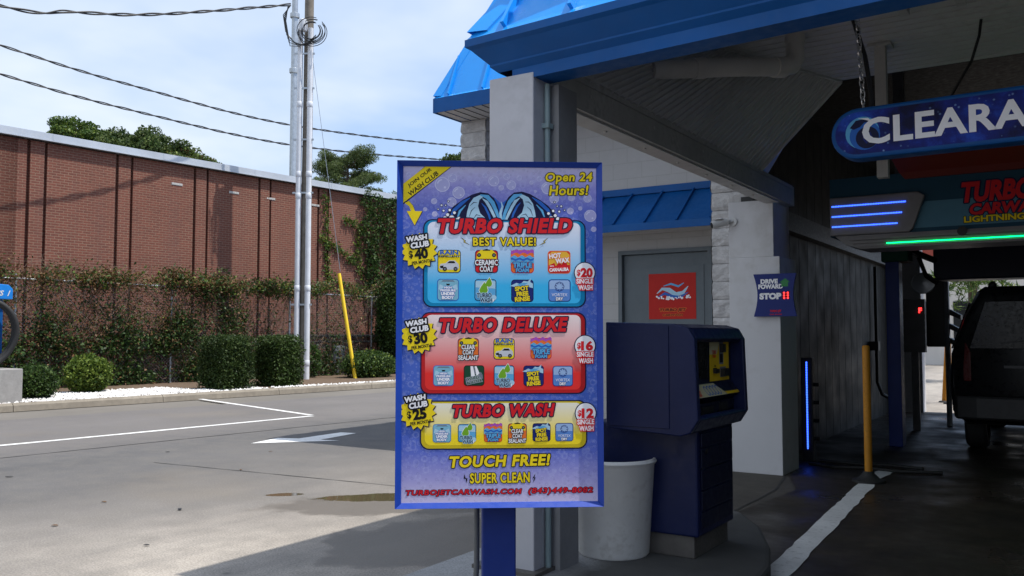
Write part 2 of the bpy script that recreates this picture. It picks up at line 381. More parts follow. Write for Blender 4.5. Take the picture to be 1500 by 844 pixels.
# text as flat mesh polygons -------------------------------------------------
_tc = {}
def text_mesh(s, bold=0.0, space=1.0):
    key = (s, bold, space)
    if key in _tc: return _tc[key]
    cu = bpy.data.curves.new('t', 'FONT'); cu.body = s; cu.size = 1; cu.offset = bold; cu.space_character = space; cu.resolution_u = 3
    ob = bpy.data.objects.new('t', cu); me = ob.to_mesh()
    vs = np.array([v.co[:2] for v in me.vertices]); fs = [tuple(p.vertices) for p in me.polygons]
    ob.to_mesh_clear(); bpy.data.objects.remove(ob); bpy.data.curves.remove(cu)
    lo, hi = vs.min(0), vs.max(0); vs = (vs - (lo + hi) / 2) / np.maximum(hi - lo, 1e-6)
    _tc[key] = (vs, fs); return _tc[key]
class Canvas(MB):
    """flat printed artwork: coordinates (px right, py down) go through to3d(px, py, layer)"""
    def __init__(s, to3d): super().__init__(); s.to3d = to3d; s.mats = []; s.eps = 0
    def ink(s, m):
        if m not in s.mats: s.mats.append(m)
        s.k = s.mats.index(m); return s
    def pl(s, pts, m, L):
        s.ink(m); return s.add([s.to3d(x, y, L) for x, y in pts], [tuple(range(len(pts)))])
    def rrect(s, x0, y0, x1, y1, r, m, L):
        pts = []
        for cx, cy, a0 in ((x1 - r, y0 + r, -90), (x1 - r, y1 - r, 0), (x0 + r, y1 - r, 90), (x0 + r, y0 + r, 180)):
            pts += [(cx + r * math.cos(R(a0 + 15 * k)), cy + r * math.sin(R(a0 + 15 * k))) for k in range(7)]
        return s.pl(pts, m, L)
    def disc(s, x, y, r, m, L, ry=None, n=24):
        return s.pl([(x + r * math.cos(2 * math.pi * k / n), y + (ry or r) * math.sin(2 * math.pi * k / n)) for k in range(n)], m, L)
    def ring(s, x, y, r0, r1, m, L, a0=0, a1=360, n=24):
        s.ink(m); vs = []; fs = []
        for k in range(n + 1):
            a = R(a0 + (a1 - a0) * k / n); vs += [s.to3d(x + r0 * math.cos(a), y + r0 * math.sin(a), L), s.to3d(x + r1 * math.cos(a), y + r1 * math.sin(a), L)]
        fs = [(2 * k, 2 * k + 1, 2 * k + 3, 2 * k + 2) for k in range(n)]
        return s.add(vs, fs)
    def stroke(s, pts, ws, m, L):
        n = len(pts); A = []; B = []
        for i, (x, y) in enumerate(pts):
            (xa, ya), (xb, yb) = pts[max(i - 1, 0)], pts[min(i + 1, n - 1)]; dx, dy = xb - xa, yb - ya; q = math.hypot(dx, dy); w = ws[i] / 2
            A.append((x - dy / q * w, y + dx / q * w)); B.append((x + dy / q * w, y - dx / q * w))
        s.ink(m); V = [s.to3d(*p, L) for p in A + B]
        return s.add(V, [(i, i + 1, n + i + 1, n + i) for i in range(n - 1)])
    def burst(s, x, y, r0, r1, n, m, L, rot=0):
        return s.pl([(x + (r1 if k % 2 == 0 else r0) * math.cos(math.pi * k / n + rot), y + (r1 if k % 2 == 0 else r0) * math.sin(math.pi * k / n + rot)) for k in range(2 * n)], m, L)
    def text(s, t, cx, cy, w, h, m, L, bold=.02, shear=0, rot=0, out=0, om=None, space=1.0):
        """lettering fitted to a w x h box, with an optional printed outline; a negative h is for frames whose second axis points up"""
        vs, fs = text_mesh(t, bold, space); ca, sa = math.cos(R(rot)), math.sin(R(rot)); W = w - abs(h * shear)
        def put(dx, dy, LL, mm):
            s.ink(mm)
            s.add([s.to3d(cx + dx + (x * W + y * abs(h) * shear) * ca + (y * h) * sa, cy + dy + (x * W + y * abs(h) * shear) * sa - (y * h) * ca, LL) for x, y in vs], fs)
        if out:
            n = 12
            for k in range(n): put(out * math.cos(2 * math.pi * k / n), out * math.sin(2 * math.pi * k / n), L - .7 + .05 * k, om)
        put(0, 0, L, m); return s
    def done(s, name, parent, local=True):
        return s.build(name, s.mats, parent, local=local, fix=False)

# leaf clouds -----------------------------------------------------------------
def leaf_object(name, pts, size, mats, parent, seed=0, aspect=.55, weights=None, up=.35, local=False, vary=.5):
    """one mesh of small separate leaf faces at pts (N x 3)"""
    g = np.random.default_rng(seed); pts = np.asarray(pts, float); n = len(pts)
    if not local and parent is not None:
        r = root_of(parent); pts = pts - np.array(r.location)
        a = -r.rotation_euler.z; c, s_ = math.cos(a), math.sin(a); pts = np.stack([pts[:, 0] * c - pts[:, 1] * s_, pts[:, 0] * s_ + pts[:, 1] * c, pts[:, 2]], 1)
    a = g.normal(size=(n, 3)); a /= np.linalg.norm(a, axis=1)[:, None]
    b = g.normal(size=(n, 3)); b[:, 2] *= (1 - up); b -= a * (a * b).sum(1)[:, None]; b /= np.linalg.norm(b, axis=1)[:, None]
    L = size * (1 - vary / 2 + vary * g.random(n))[:, None]; W = L * aspect; c = np.cross(a, b)
    v = np.stack([pts - a * L / 2, pts + b * W / 2 + c * W * .18, pts + a * L / 2, pts - b * W / 2 + c * W * .18], 1).reshape(-1, 3)
    me = bpy.data.meshes.new(name); me.vertices.add(4 * n); me.vertices.foreach_set('co', v.ravel())
    me.loops.add(4 * n); me.loops.foreach_set('vertex_index', np.arange(4 * n)); me.polygons.add(n)
    me.polygons.foreach_set('loop_start', np.arange(0, 4 * n, 4)); me.polygons.foreach_set('loop_total', np.full(n, 4))
    mats = mats if isinstance(mats, list) else [mats]
    for m in mats: me.materials.append(m)
    if len(mats) > 1: me.polygons.foreach_set('material_index', g.choice(len(mats), n, p=weights).astype(np.int32))
    me.update(); me.validate()
    o = bpy.data.objects.new(name, me); col.objects.link(o); o.parent = parent; return o

# ================================================================= SETTING
def struct(name, mb, m, **k): return tag(mb.build(name, m, **k), kind='structure')
g = MB(); g.poly([(-900, -900, -.03), (900, -900, -.03), (900, 900, -.03), (-900, 900, -.03)])
struct('ground', g, concrete('far_ground', (.22, .20, .18), (.14, .13, .11), scale=.05))
g = MB(); g.poly([(-17.6, -30, 0), (30, -30, 0), (30, 60, 0), (-11.3, 60, 0)]); struct('parking_lot', g, M['lot'])
# wet floor of the wash bay
g = MB(); g.poly([(-1.05, -3, .004), (3.2, -3, .004), (3.2, 17.6, .004), (-2.92, 17.6, .004), (-2.92, 10.1, .004), (-2.2, 8.1, .004), (-2.35, 6.6, .004), (-1.72, 5.6, .004), (-1.3, 4.6, .004)])
struct('bay_floor', g, M['bay_floor'])
g = MB(); g.poly([(-2.9, 6.0, .0025), (-1.6, 4.6, .0025), (-1.2, 4.6, .0025), (-2.0, 8.3, .0025), (-2.6, 10.05, .0025), (-3.4, 10.05, .0025), (-3.4, 7.2, .0025)]); struct('bay_apron', g, M['apron'])
# painted lane line of the bay (ragged edges)
def ragged(pts, w, z, amp, seed, step=.12):
    rr = random.Random(seed); L = []; Rr = []
    for (a, b) in zip(pts[:-1], pts[1:]):
        a, b = Vector(a), Vector(b); n = max(2, int((b - a).length / step)); t = (b - a).normalized(); nn = Vector((-t.y, t.x))
        for i in range(n + (b == Vector(pts[-1]))):
            p = a + (b - a) * i / n; L.append(p + nn * (w / 2 + rr.uniform(-amp, amp))); Rr.append(p - nn * (w / 2 + rr.uniform(-amp, amp)))
    m = MB(); m.add([(p.x, p.y, z) for p in L] + [(p.x, p.y, z) for p in Rr], [(i, i + 1, len(L) + i + 1, len(L) + i) for i in range(len(L) - 1)]); return m
struct('lane_line', ragged([(-1.50, 3.6), (-1.53, 5.2), (-1.72, 8.75)], .15, .009, .008, 3), M['paint'])
struct('lane_line', ragged([(-1.74, 9.12), (-1.70, 9.85)], .15, .009, .012, 4), M['paint'])
struct('parking_line', ragged([(-11.9, -3.0), (-11.54, 5.84), (-11.22, 10.92)], .13, .004, .006, 5, .3), M['paint'])
struct('parking_line', ragged([(-11.36, 11.02), (-16.25, 12.46)], .11, .0045, .006, 6, .3), M['paint'])
g = MB(); g.poly([(x, y, .004) for x, y in [(-9.05, 7.72), (-9.22, 8.33), (-8.93, 8.44), (-8.98, 9.30), (-8.72, 9.34), (-8.58, 8.50), (-8.30, 8.57)]])
struct('lane_arrow', g, M['paint'])
g = MB(); g.v = []; 
struct('pavement_joint', ragged([(-10.45, 4.2), (-10.30, 6.2), (-10.14, 8.2), (-9.86, 11.6), (-9.3, 18)], .035, .003, .012, 8, .2), M['joint'])
struct('pavement_joint', ragged([(-8.6, 6.0), (-5.9, 6.25), (-3.1, 6.5)], .015, .003, .006, 9, .2), M['joint'])
struct('pavement_joint', ragged([(-2.35, 6.4), (-2.35, 8.0), (-2.5, 8.83)], .02, .006, .004, 10, .2), M['joint'])
# kerb of the planting bed, in lengths with open joints
KD = Vector((.0863, 1, 0)).normalized(); KN = Vector((-KD.y, KD.x, 0))
def kp(t, off, z): p = Vector((-16.42, 11.65, 0)) + KD * t + KN * off; return (p.x, p.y, z)
g = MB()
for t0 in np.arange(-24, 48, 3.0):
    a, b = t0 + .006, t0 + 2.994
    lo = .13 if not (6.9 < t0 + 1.5 < 0) else .1
    prof = [(0.0, -.02), (.015, .09), (.05, lo), (.20, lo), (.20, -.02)]
    g.add([kp(a, o, z) for o, z in prof] + [kp(b, o, z) for o, z in prof], [(0, 1, 2, 3, 4), (9, 8, 7, 6, 5)] + [(i, 5 + i, 5 + (i + 1) % 5, (i + 1) % 5) for i in range(5)])
struct('kerb', g, M['kerb'])
g = MB(); g.add([kp(-24, .2, .105), kp(48, .2, .105), kp(48, 6.5, .12), kp(-24, 6.5, .12)], [(0, 1, 2, 3)]); struct('planting_bed', g, M['mulch'])
# white pebbles in the bed
def pebbles(n, seed):
    r = np.random.default_rng(seed); V = []; F = []
    oc = np.array([(1, 0, 0), (-1, 0, 0), (0, 1, 0), (0, -1, 0), (0, 0, 1), (0, 0, -1)], float)
    of = [(0, 2, 4), (2, 1, 4), (1, 3, 4), (3, 0, 4), (2, 0, 5), (1, 2, 5), (3, 1, 5), (0, 3, 5)]
    for i in range(n):
        t = r.uniform(-6, 3.0) if i < n * .9 else r.uniform(3.2, 12); d = .22 + r.random() ** .8 * (2.5 if t < 3 else .5)
        if t > 1.6 and d > 1.4 and t < 3: d *= .5
        p = np.array(kp(t, d, .105 + .02 * r.random())); sc = r.uniform(.018, .045) * np.array([1, r.uniform(.6, 1), r.uniform(.5, .8)])
        th = r.random() * 6.28; o = oc * sc + r.normal(size=(6, 3)) * .004; c, s_ = math.cos(th), math.sin(th)
        o = np.stack([o[:, 0] * c - o[:, 1] * s_, o[:, 0] * s_ + o[:, 1] * c, o[:, 2]], 1); b = len(V)
        V += [tuple(q) for q in (o + p)]; F += [tuple(j + b for j in f) for f in of]
    m = MB(); m.v = V; m.f = F; m.mi = [0] * len(F); return m
tag(pebbles(9000, 3).build('pebbles', M['gravel'], fix=False), 'white decorative pebbles spread in the planting bed behind the kerb', 'pebbles', kind='stuff')
# fallen leaves and scraps on the lot
for i, (x, y) in enumerate([(-7.35, 6.15), (-8.2, 7.3), (-6.9, 4.35), (-6.35, 3.62), (-7.9, 3.55), (-5.25, 3.62), (-6.1, 4.5), (-9.2, 6.6), (-8.9, 4.6)]):
    m = MB(); a = random.random() * 6.28; l = random.uniform(.022, .038)
    pts = [(-1, 0, 0), (-.4, .42, .25), (.3, .38, .3), (1, 0, .1), (.35, -.4, .28), (-.45, -.36, .2)]
    m.slab([(x + l * (p[0] * math.cos(a) - p[1] * math.sin(a)), y + l * (p[0] * math.sin(a) + p[1] * math.cos(a)), .006 + l * .5 * p[2]) for p in pts], (0, 0, .003))
    tag(m.build('fallen_leaf', M['leaf_dry'] if i < 4 else M['black']), 'small dry leaf lying on the sunlit concrete of the lot' if i < 4 else 'small dark scrap lying flat on the lot concrete', 'leaf' if i < 4 else 'litter', 'dry leaves on the lot' if i < 4 else 'dark scraps on the lot')
    if i >= 4: bpy.data.objects[[o.name for o in bpy.data.objects if o.name.startswith('fallen_leaf')][-1]].name = 'litter_scrap'
# island for the pay station
isl = [(-2.93, 1.2), (-1.42, 1.2), (-1.38, 4.3), (-1.42, 4.7), (-1.55, 5.15), (-1.75, 5.62), (-2.0, 6.0), (-2.35, 6.22), (-2.75, 6.15), (-2.95, 5.8), (-2.95, 4.1)]
isl2 = []
for (a, b) in zip(isl, isl[1:] + isl[:1]):
    isl2 += [a]
g = MB(); g.prism(isl2, -.02, .18); o = struct('island', g, M['island'], bevel=.025)

# ================================================================= BRICK BUILDING (local frame: x out of the wall, y along it)
BW = thing('brick_building', 'long single storey red brick building with pilasters and pale metal roof edge', 'building', (-21.8, 15, 0), -math.atan(.0863))
def Lb(name, mb, m, **k): return mb.build(name, m, BW, local=True, **k)
PIL = [4.7, 7.1, 9.5, 11.85, 14.15, 16.5, 18.75, 21.1, 23.4, 25.7, 28, 30.3, 32.6, 35]
g = MB(); g.box(-.35, -.10, -12.2, 23, .0, 6.35); g.box(-.10, 0, -4.12, -3.62, 0, 6.32)
edges = [-3.62]
last = -12.1
for p in PIL:
    y0 = (p - 15)
    g.box(-.10, -.0, last, y0 - .25, .0, 6.32); g.box(-.10, .012, y0 - .17, y0 + .17, 0, 6.322); last = y0 + .25
g.box(-.10, 0, last, 23, 0, 6.32); g.v = g.v; Lb('wall', g, M['brick'])
g = MB(); g.box(-14, -.36, -12.2, 23, 0, 6.3); Lb('rear_wall', g, M['brick'])
g = MB(); g.box(-14.2, .16, -12.4, 23.2, 6.36, 6.54); g.box(.16, .172, -12.4, 23.2, 6.345, 6.375)
for y in np.arange(-12, 23, 3.05): g.box(.16, .166, y, y + .05, 6.38, 6.54)
g.box(-14.2, .05, -12.4, 23.2, 6.542, 6.57); Lb('roof_edge', g, M['flash'])
g = MB(); g.box(.02, .13, -4.35, -4.22, .1, 6.33); Lb('downspout', g, M['flash'], bevel=.01)
for yv, z in [(.55, 5.72), (2.45, 5.72), (3.8, 5.7), (5.6, 5.7)]:
    g = MB(); g.box(.0, .012, yv, yv + .34, z, z + .07)
    for k in range(4): g.box(.012, .018, yv + .015 + k * .08, yv + .08 + k * .08, z + .012, z + .058)
    Lb('wall_vent', g, M['beam'])
g = MB(); g.box(.0, .11, 6.55, 7.02, .45, 1.05); g.box(.11, .125, 6.58, 6.99, .48, 1.02); g.box(.02, .06, 6.75, 6.82, .12, .45); Lb('meter_box', g, M['galv'], bevel=.012)
g = MB(); g.tube([(.07, 4.6, 1.38), (.07, 9.8, 1.38)], .05, 8); g.tube([(.07, 4.9, 1.18), (.07, 9.8, 1.18)], .03, 8); Lb('service_pipe', g, M['black'])

# ================================================================= CHAIN LINK FENCE
FD = KD
def fp(y, z, off=0): return (-20.8 + .0863 * (y - 15) + off, y, z)
F = thing('chain_link_fence', 'galvanised chain link fence with top rail, overgrown with vines', 'fence', fp(15, .1))
for y in (2.5, 5.3, 8.1, 10.95, 14.95, 18.9, 22.3, 25.5):
    g = MB(); g.tube([fp(y, .05), fp(y, 2.82)], .032, 10); g.lathe(fp(y, 2.82), [(.04, 0), (.035, .03), (0, .05)], 10); g.build('post', M['galv'], F, smooth=True)
g = MB(); g.tube([fp(2.5, 2.78), fp(25.5, 2.70)], .022, 8); g.build('top_rail', M['galv'], F, smooth=True)
g = MB(); w = .0018; H = 2.66
for y0 in np.arange(0.2, 25.5, .09):
    for sgn in (1, -1):
        ya, yb = (y0, y0 + H) if sgn > 0 else (y0 + H, y0)
        za, zb = .12, .12 + H
        if min(ya, yb) < 2.5:
            continue
        if max(ya, yb) > 25.5: continue
        a, b = fp(ya, za), fp(yb, zb); off = .002 * sgn
        g.add([(a[0] + off, a[1] - w, a[2]), (a[0] + off, a[1] + w, a[2]), (b[0] + off, b[1] + w, b[2]), (b[0] + off, b[1] - w, b[2])], [(0, 1, 2, 3)])
g.build('wire_mesh', M['galv'], F, fix=False)

# vines on the fence: live growth below, a dry and green mane over the rail
V = thing('fence_vine', 'tangled green and dry brown vines climbing all over the chain link fence', 'vine', fp(12, .1))
def fence_pts(n, seed, fn):
    r = np.random.default_rng(seed); out = []
    while len(out) < n:
        y = r.uniform(6, 25.3); z = r.uniform(.12, 3.35); k = fn(y, z)
        if r.random() < k:
            d = r.normal() * (.16 if z < 2.5 else .22) + .02; out.append(fp(y, z, d))
    return np.array(out)
def N(y, z, s, o): return mnoise.noise(Vector((y * s, z * s, o)))
def thin(y): return .22 if 17.4 < y < 24.5 else 1
def low(y, z):
    base = 1.55 if y < 14.7 else (2.35 if y < 17.3 else 1.5)
    h = base + 1.0 * N(y, 0, .6, 3) + .5 * N(y, 0, 1.9, 9)
    k = 1 / (1 + math.exp((z - h) * 3.2)); return k * (.12 + 1.5 * max(0, N(y, z, 1.15, 1) + .22)) * (thin(y) if z > .9 else (.7 if y < 19 else .3))
def top(y, z):
    c = 2.84 + .16 * N(y, 0, .9, 5) + .1 * N(y, 0, 2.6, 6); w = .17 + .16 * max(0, N(y, 1.0, 1.3, 8)); return math.exp(-((z - c) / w) ** 2) * (.15 + 1.3 * max(0, N(y, z * .5, 1.2, 7) + .28))
def hang(y, z):
    return (.03 + .8 * max(0, N(y * 1.6, z * .5, 1.2, 13) - .02)) * (1 if 1.0 < z < 2.9 else 0) * thin(y)
leaf_object('foliage', fence_pts(30000, 1, low), .095, [M['leaf_dark'], M['leaf_mid'], M['leaf_dry']], V, 1, weights=[.72, .20, .08])
leaf_object('foliage', fence_pts(8000, 2, lambda y, z: top(y, z) * (.35 if y < 11.5 else 1)), .095, [M['leaf_mid'], M['leaf_light'], M['leaf_dark']], V, 2, weights=[.5, .2, .3])
leaf_object('dry_foliage', fence_pts(9500, 3, lambda y, z: top(y, z) * (1.3 if y < 17 else .35)), .09, M['leaf_dry'], V, 3, aspect=.45)
leaf_object('dry_foliage', fence_pts(7500, 4, hang), .08, [M['leaf_dry'], M['leaf_dark'], M['leaf_mid']], V, 4, weights=[.52, .3, .18], aspect=.4)
def tangle(y, z): return (.12 + 1.1 * max(0, N(y, z, .9, 31) + .15)) * (1 if y < 17.3 else .18) * (1 if z < 2.9 else .2)
leaf_object('dry_foliage', fence_pts(15000, 6, tangle), .062, [M['leaf_dry'], M['leaf_mid'], M['leaf_dark'], M['leaf_light']], V, 6, weights=[.46, .25, .21, .08], aspect=.5)
g = MB(); r = random.Random(5)
for i in range(420):
    y = r.uniform(7, 25); z = r.choice([2.8, 2.7, r.uniform(1, 2.6)]); pts = []; d = r.uniform(-.1, .12); dy = r.uniform(-.18, .18)
    for k in range(r.randint(4, 8)):
        pts.append(fp(y, z, d)); y += dy + r.uniform(-.13, .13); z -= r.uniform(.04, .32); d += r.uniform(-.05, .05)
        if z < .2: break
    if len(pts) > 2: g.tube(pts, r.uniform(.004, .010), 4, False)
g.build('stems', M['twig'], V, fix=False)
g = MB(); r = random.Random(15)
for i in range(4200):                                           # the haze of bare curling twigs over the wire
    y = r.uniform(6.5, 25); z = r.uniform(.5, 2.95) if r.random() < .75 else r.uniform(2.6, 3.15)
    if r.random() > (.5 + .9 * N(y, z, .8, 21)) * (1 if y < 17.5 else .45): continue
    d = r.gauss(.02, .08); p = [y, z]; a = r.random() * 6.28; pts = []
    for k in range(5):
        pts.append(fp(p[0], p[1], d)); a += r.uniform(-.9, .9); p = [p[0] + .11 * math.cos(a), max(.15, p[1] + .11 * math.sin(a) - .02)]; d += r.uniform(-.03, .03)
    g.tube(pts, r.uniform(.003, .006), 3, False)
g.build('bare_twigs', M['twig'], V, fix=False)

# ivy on the brick wall, falling from the roof edge
def wp(y, z, off=.06): return (-21.8 + .0863 * (y - 15) + off, y, z)
I = thing('ivy', 'thick dark green ivy hanging down the brick wall from the roof edge', 'ivy', wp(23.6, .1))
r = np.random.default_rng(8); P = []
while len(P) < 9000:
    y = r.uniform(22.0, 26.5); z = r.uniform(2.4, 6.9); edge = 22.75 + .35 * N(0, z, .9, 2) + .25 * N(0, z, 2.7, 4) + (.3 if z < 3.2 else 0)
    if y > edge and (z < 6.45 + .3 * N(y, 0, 1.2, 6)) and r.random() < .55 + .5 * N(y * 2.2, z * .6, 1, 3): P.append(wp(y, z, .06 + abs(r.normal()) * .14))
leaf_object('foliage', P, .11, [M['leaf_dark'], M['leaf_mid']], I, 5, weights=[.62, .38], up=.0)
P = []
for path in ([(21.05, 6.2), (21.15, 5.2), (21.2, 4.2), (21.25, 3.4), (22.0, 3.15), (23.2, 2.95)], [(20.9, 4.65), (21.5, 4.45), (22.1, 4.1), (22.45, 3.95)], [(21.9, 5.4), (22.4, 5.3), (22.9, 5.0)], [(22.55, 5.0), (22.6, 4.2), (22.7, 3.4)]):
    for (a, b) in zip(path[:-1], path[1:]):
        for k in range(110):
            t = r.random(); P.append(wp(a[0] + (b[0] - a[0]) * t + r.normal() * .085, a[1] + (b[1] - a[1]) * t + r.normal() * .085, .05 + abs(r.normal()) * .05))
leaf_object('tendril_foliage', P, .10, [M['leaf_mid'], M['leaf_light']], I, 6, weights=[.6, .4], up=0)

# ---------------------------------------------------------------- shrubs
def shell_pts(c, rad, n, seed, boxy=False, fuzz=.06):
    r = np.random.default_rng(seed); out = []
    c = np.array(c); rad = np.array(rad)
    d = r.normal(size=(n, 3)); d /= np.linalg.norm(d, axis=1)[:, None]
    if boxy: d = d / (np.abs(d) ** 10).sum(1)[:, None] ** (1 / 10)
    dep = 1 - np.abs(r.normal(size=n)) * .10
    nb = np.array([mnoise.noise(Vector((q[0] * 3.1, q[1] * 3.1, q[2] * 3.1 + seed))) for q in d])
    p = c + d * rad * (dep * (1 + (.05 if boxy else .16) * nb))[:, None] + r.normal(size=(n, 3)) * fuzz * .4
    return p
def shrub(label, c, rad, mats, w, n, leaf, boxy=False, seed=1, core=.86, name='shrub', group=None, fuzz=.06):
    o = thing(name, label, 'shrub' if name != 'clipped_hedge' else 'hedge', (c[0], c[1], .1), group=group)
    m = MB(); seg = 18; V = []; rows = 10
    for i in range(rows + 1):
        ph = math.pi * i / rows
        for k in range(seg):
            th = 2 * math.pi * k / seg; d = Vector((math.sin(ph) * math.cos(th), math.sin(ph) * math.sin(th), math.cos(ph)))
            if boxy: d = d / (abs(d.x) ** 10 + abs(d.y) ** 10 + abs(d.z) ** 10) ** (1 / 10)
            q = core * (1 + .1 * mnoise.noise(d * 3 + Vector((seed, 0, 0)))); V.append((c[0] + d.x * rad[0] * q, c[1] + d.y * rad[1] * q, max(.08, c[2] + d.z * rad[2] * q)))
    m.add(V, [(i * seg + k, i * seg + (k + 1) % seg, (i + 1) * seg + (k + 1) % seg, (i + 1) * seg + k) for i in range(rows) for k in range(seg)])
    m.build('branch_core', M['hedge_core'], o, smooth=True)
    p = shell_pts(c, rad, n, seed, boxy, fuzz); p = p[p[:, 2] > .1]
    leaf_object('foliage', p, leaf, mats, o, seed, weights=w)
    g = MB(); rr = random.Random(seed)
    for k in range(7): g.tube([(c[0] + rr.uniform(-.1, .1), c[1] + rr.uniform(-.1, .1), .1), (c[0] + rr.uniform(-.6, .6) * rad[0], c[1] + rr.uniform(-.6, .6) * rad[1], c[2])], .014, 5)
    g.build('stems', M['bark'], o); return o
shrub('square clipped dark green hedge nearer the white pebbles', (-17.30, 13.98, .72), (.51, .50, .66), [M['leaf_hedge'], M['leaf_dark']], [.75, .25], 10500, .062, True, 3, .87, 'clipped_hedge', 'clipped hedges behind the kerb')
shrub('square clipped dark green hedge right beside the utility pole', (-17.42, 15.72, .72), (.50, .48, .66), [M['leaf_hedge'], M['leaf_mid']], [.7, .3], 10500, .062, True, 4, .87, 'clipped_hedge', 'clipped hedges behind the kerb')
shrub('bright yellow green rounded bush on the white pebbles', (-18.9, 11.45, .52), (.50, .50, .43), [M['leaf_light'], M['leaf_mid']], [.8, .2], 4200, .075, False, 5, .80)
shrub('small dark green bush beside the concrete vacuum block', (-18.0, 9.75, .42), (.40, .46, .38), [M['leaf_mid'], M['leaf_dark']], [.55, .45], 3000, .06, False, 6, .82)
shrub('low loose green bush at the foot of the yellow guy guard', (-18.5, 20.4, .48), (.62, 1.02, .45), [M['leaf_mid'], M['leaf_light'], M['leaf_dark']], [.5, .15, .35], 4200, .085, False, 7, .78)
shrub('tall dark shrub growing against the ivy covered wall behind the menu sign', (-19.4, 22.9, 1.75), (.75, .95, 1.75), [M['leaf_dark'], M['leaf_mid']], [.7, .3], 9000, .10, False, 8, .85)
shrub('thin leafy weed growing between the conduits and the fence', (-19.9, 19.1, .62), (.35, .5, .55), [M['leaf_mid'], M['leaf_dark']], [.6, .4], 1300, .09, False, 9, .3)

# ---------------------------------------------------------------- trees beyond the brick building
def limbs(g, base, top, r0, n, spread, seed):
    rr = random.Random(seed); b, t = Vector(base), Vector(top); tips = []
    trunk = [b + (t - b) * k / 6 + Vector((rr.uniform(-.2, .2), rr.uniform(-.2, .2), 0)) * (k > 0) for k in range(7)]
    g.tube(trunk, [r0 * (1 - .13 * k) for k in range(7)], 9)
    for i in range(n):
        k = rr.uniform(2.5, 6); p = trunk[int(k)]; a = rr.random() * 6.28; L = spread * rr.uniform(.5, 1)
        q = p + Vector((math.cos(a) * L, math.sin(a) * L, L * rr.uniform(.25, .8))); mid = (p + q) / 2 + Vector((0, 0, -.12 * L))
        g.tube([p, mid, q], [r0 * .4, r0 * .26, r0 * .1], 6); tips.append(q)
    return tips
def tree(label, x, y, ztop, spread, seed, n, mats, w, leaf=.14, squash=.62, clumps=46):
    o = thing('broadleaf_tree', label, 'tree', (x, y, 0), group='trees beyond the brick building')
    g = MB(); cz = ztop - spread * squash * .9
    tips = limbs(g, (x, y, 0), (x, y, cz + .3 * spread), .28, 16, spread * .8, seed); g.build('trunk', M['bark'], o, smooth=True)
    r = np.random.default_rng(seed); P = []; C = [np.array(t) for t in tips]
    for k in range(clumps):
        d = r.normal(size=3); d /= np.linalg.norm(d); d[2] = abs(d[2]) * 1.0 - .2; C.append(np.array([x, y, cz]) + d * np.array([spread, spread, spread * squash]) * r.uniform(.55, 1.0))
    for c in C:
        rad = spread * r.uniform(.14, .30); m = int(n / len(C)); d = r.normal(size=(m, 3)); d /= np.linalg.norm(d, axis=1)[:, None]
        P.append(c + d * (rad * r.random((m, 1)) ** .4) * np.array([1, 1, .62]))
    leaf_object('crown', np.concatenate(P), leaf, mats, o, seed, weights=w)
tree('green broadleaf tree above the brick roof, the leftmost and palest', -40.2, 23.4, 11.75, 1.75, 31, 17000, [M['leaf_mid'], M['leaf_light']], [.7, .3])
tree('dense dark green tree with the tallest rounded crown above the brick roof', -37.6, 25.4, 11.35, 2.25, 32, 27000, [M['leaf_tree'], M['leaf_dark']], [.75, .25])
tree('lower brownish green tree on the right flank of the dense crown', -36.4, 26.3, 10.6, 1.9, 33, 20000, [M['leaf_tree'], M['leaf_light'], M['leaf_dry']], [.72, .16, .12])
tree('small far treetop just above the left end of the menu sign', -32.4, 43.6, 12.75, 1.1, 35, 3500, [M['leaf_tree'], M['leaf_mid']], [.6, .4], .16)
o = thing('pine_tree', 'pine tree with open layered boughs standing behind the ivy covered wall', 'tree', (-33.5, 35, 0))
g = MB(); rr = random.Random(4); top = 10.95; tx, ty = -33.5, 35
g.tube([(tx, ty, 0), (tx + .1, ty, 4), (tx - .05, ty + .1, 8), (tx, ty, top)], [.3, .24, .17, .04], 9); P = []; r = np.random.default_rng(3)
for k in range(64):
    z = rr.uniform(7.9, top); a = rr.random() * 6.28; L = (1.0 + 1.35 * math.sin(max(0, min(1, (top - z) / 2.2)) * 1.7)) * rr.uniform(.55, 1.1)
    q = Vector((tx + math.cos(a) * L, ty + math.sin(a) * L, z + rr.uniform(-.25, .75))); g.tube([(tx, ty, z), ((tx + q.x) / 2, (ty + q.y) / 2, z + .05), q], [.05, .035, .012], 5)
    for t in (.55, .78, 1.0):
        c = np.array(Vector((tx, ty, z)).lerp(q, t)); m = 150; d = r.normal(size=(m, 3)); d /= np.linalg.norm(d, axis=1)[:, None]
        P.append(c + d * .36 * r.random((m, 1)) ** .4 * np.array([1, 1, .8]) + np.array([0, 0, .08]))
g.build('trunk', M['bark'], o, smooth=True)
leaf_object('crown', np.concatenate(P),   .22, [M['needle'], M['leaf_tree']], o, 9, aspect=.18, weights=[.8, .2])

# ---------------------------------------------------------------- utility pole, cables
U = thing('utility_pole', 'weathered wooden utility pole with two pale conduits strapped to its face', 'utility pole', (-19.25, 18.3, .1))
g = MB(); g.tube([(-19.30, 18.42, .05), (-19.30, 18.42, 4), (-19.28, 18.42, 8), (-19.27, 18.42, 13)], [.165, .155, .145, .13], 14); g.build('pole', M['wood'], U, smooth=True)
for x, y in ((-19.36, 18.16), (-19.10, 18.32)):
    g = MB(); g.tube([(x, y, .06), (x, y, 10.6)], .082, 12)
    for z in (.5, 2.7, 5.45, 6.1, 8.2): g.lathe((x, y, z), [(.084, 0), (.092, .01), (.092, .16), (.084, .17)], 12)
    g.build('conduit', M['conduit'], U, smooth=True)
for z in (2.28, 5.6, 7.2, 8.75, 9.8):
    g = MB(); g.bar((-19.50, 18.06, z), (-18.98, 18.38, z), .05, .05); g.build('strap', M['galv'], U)
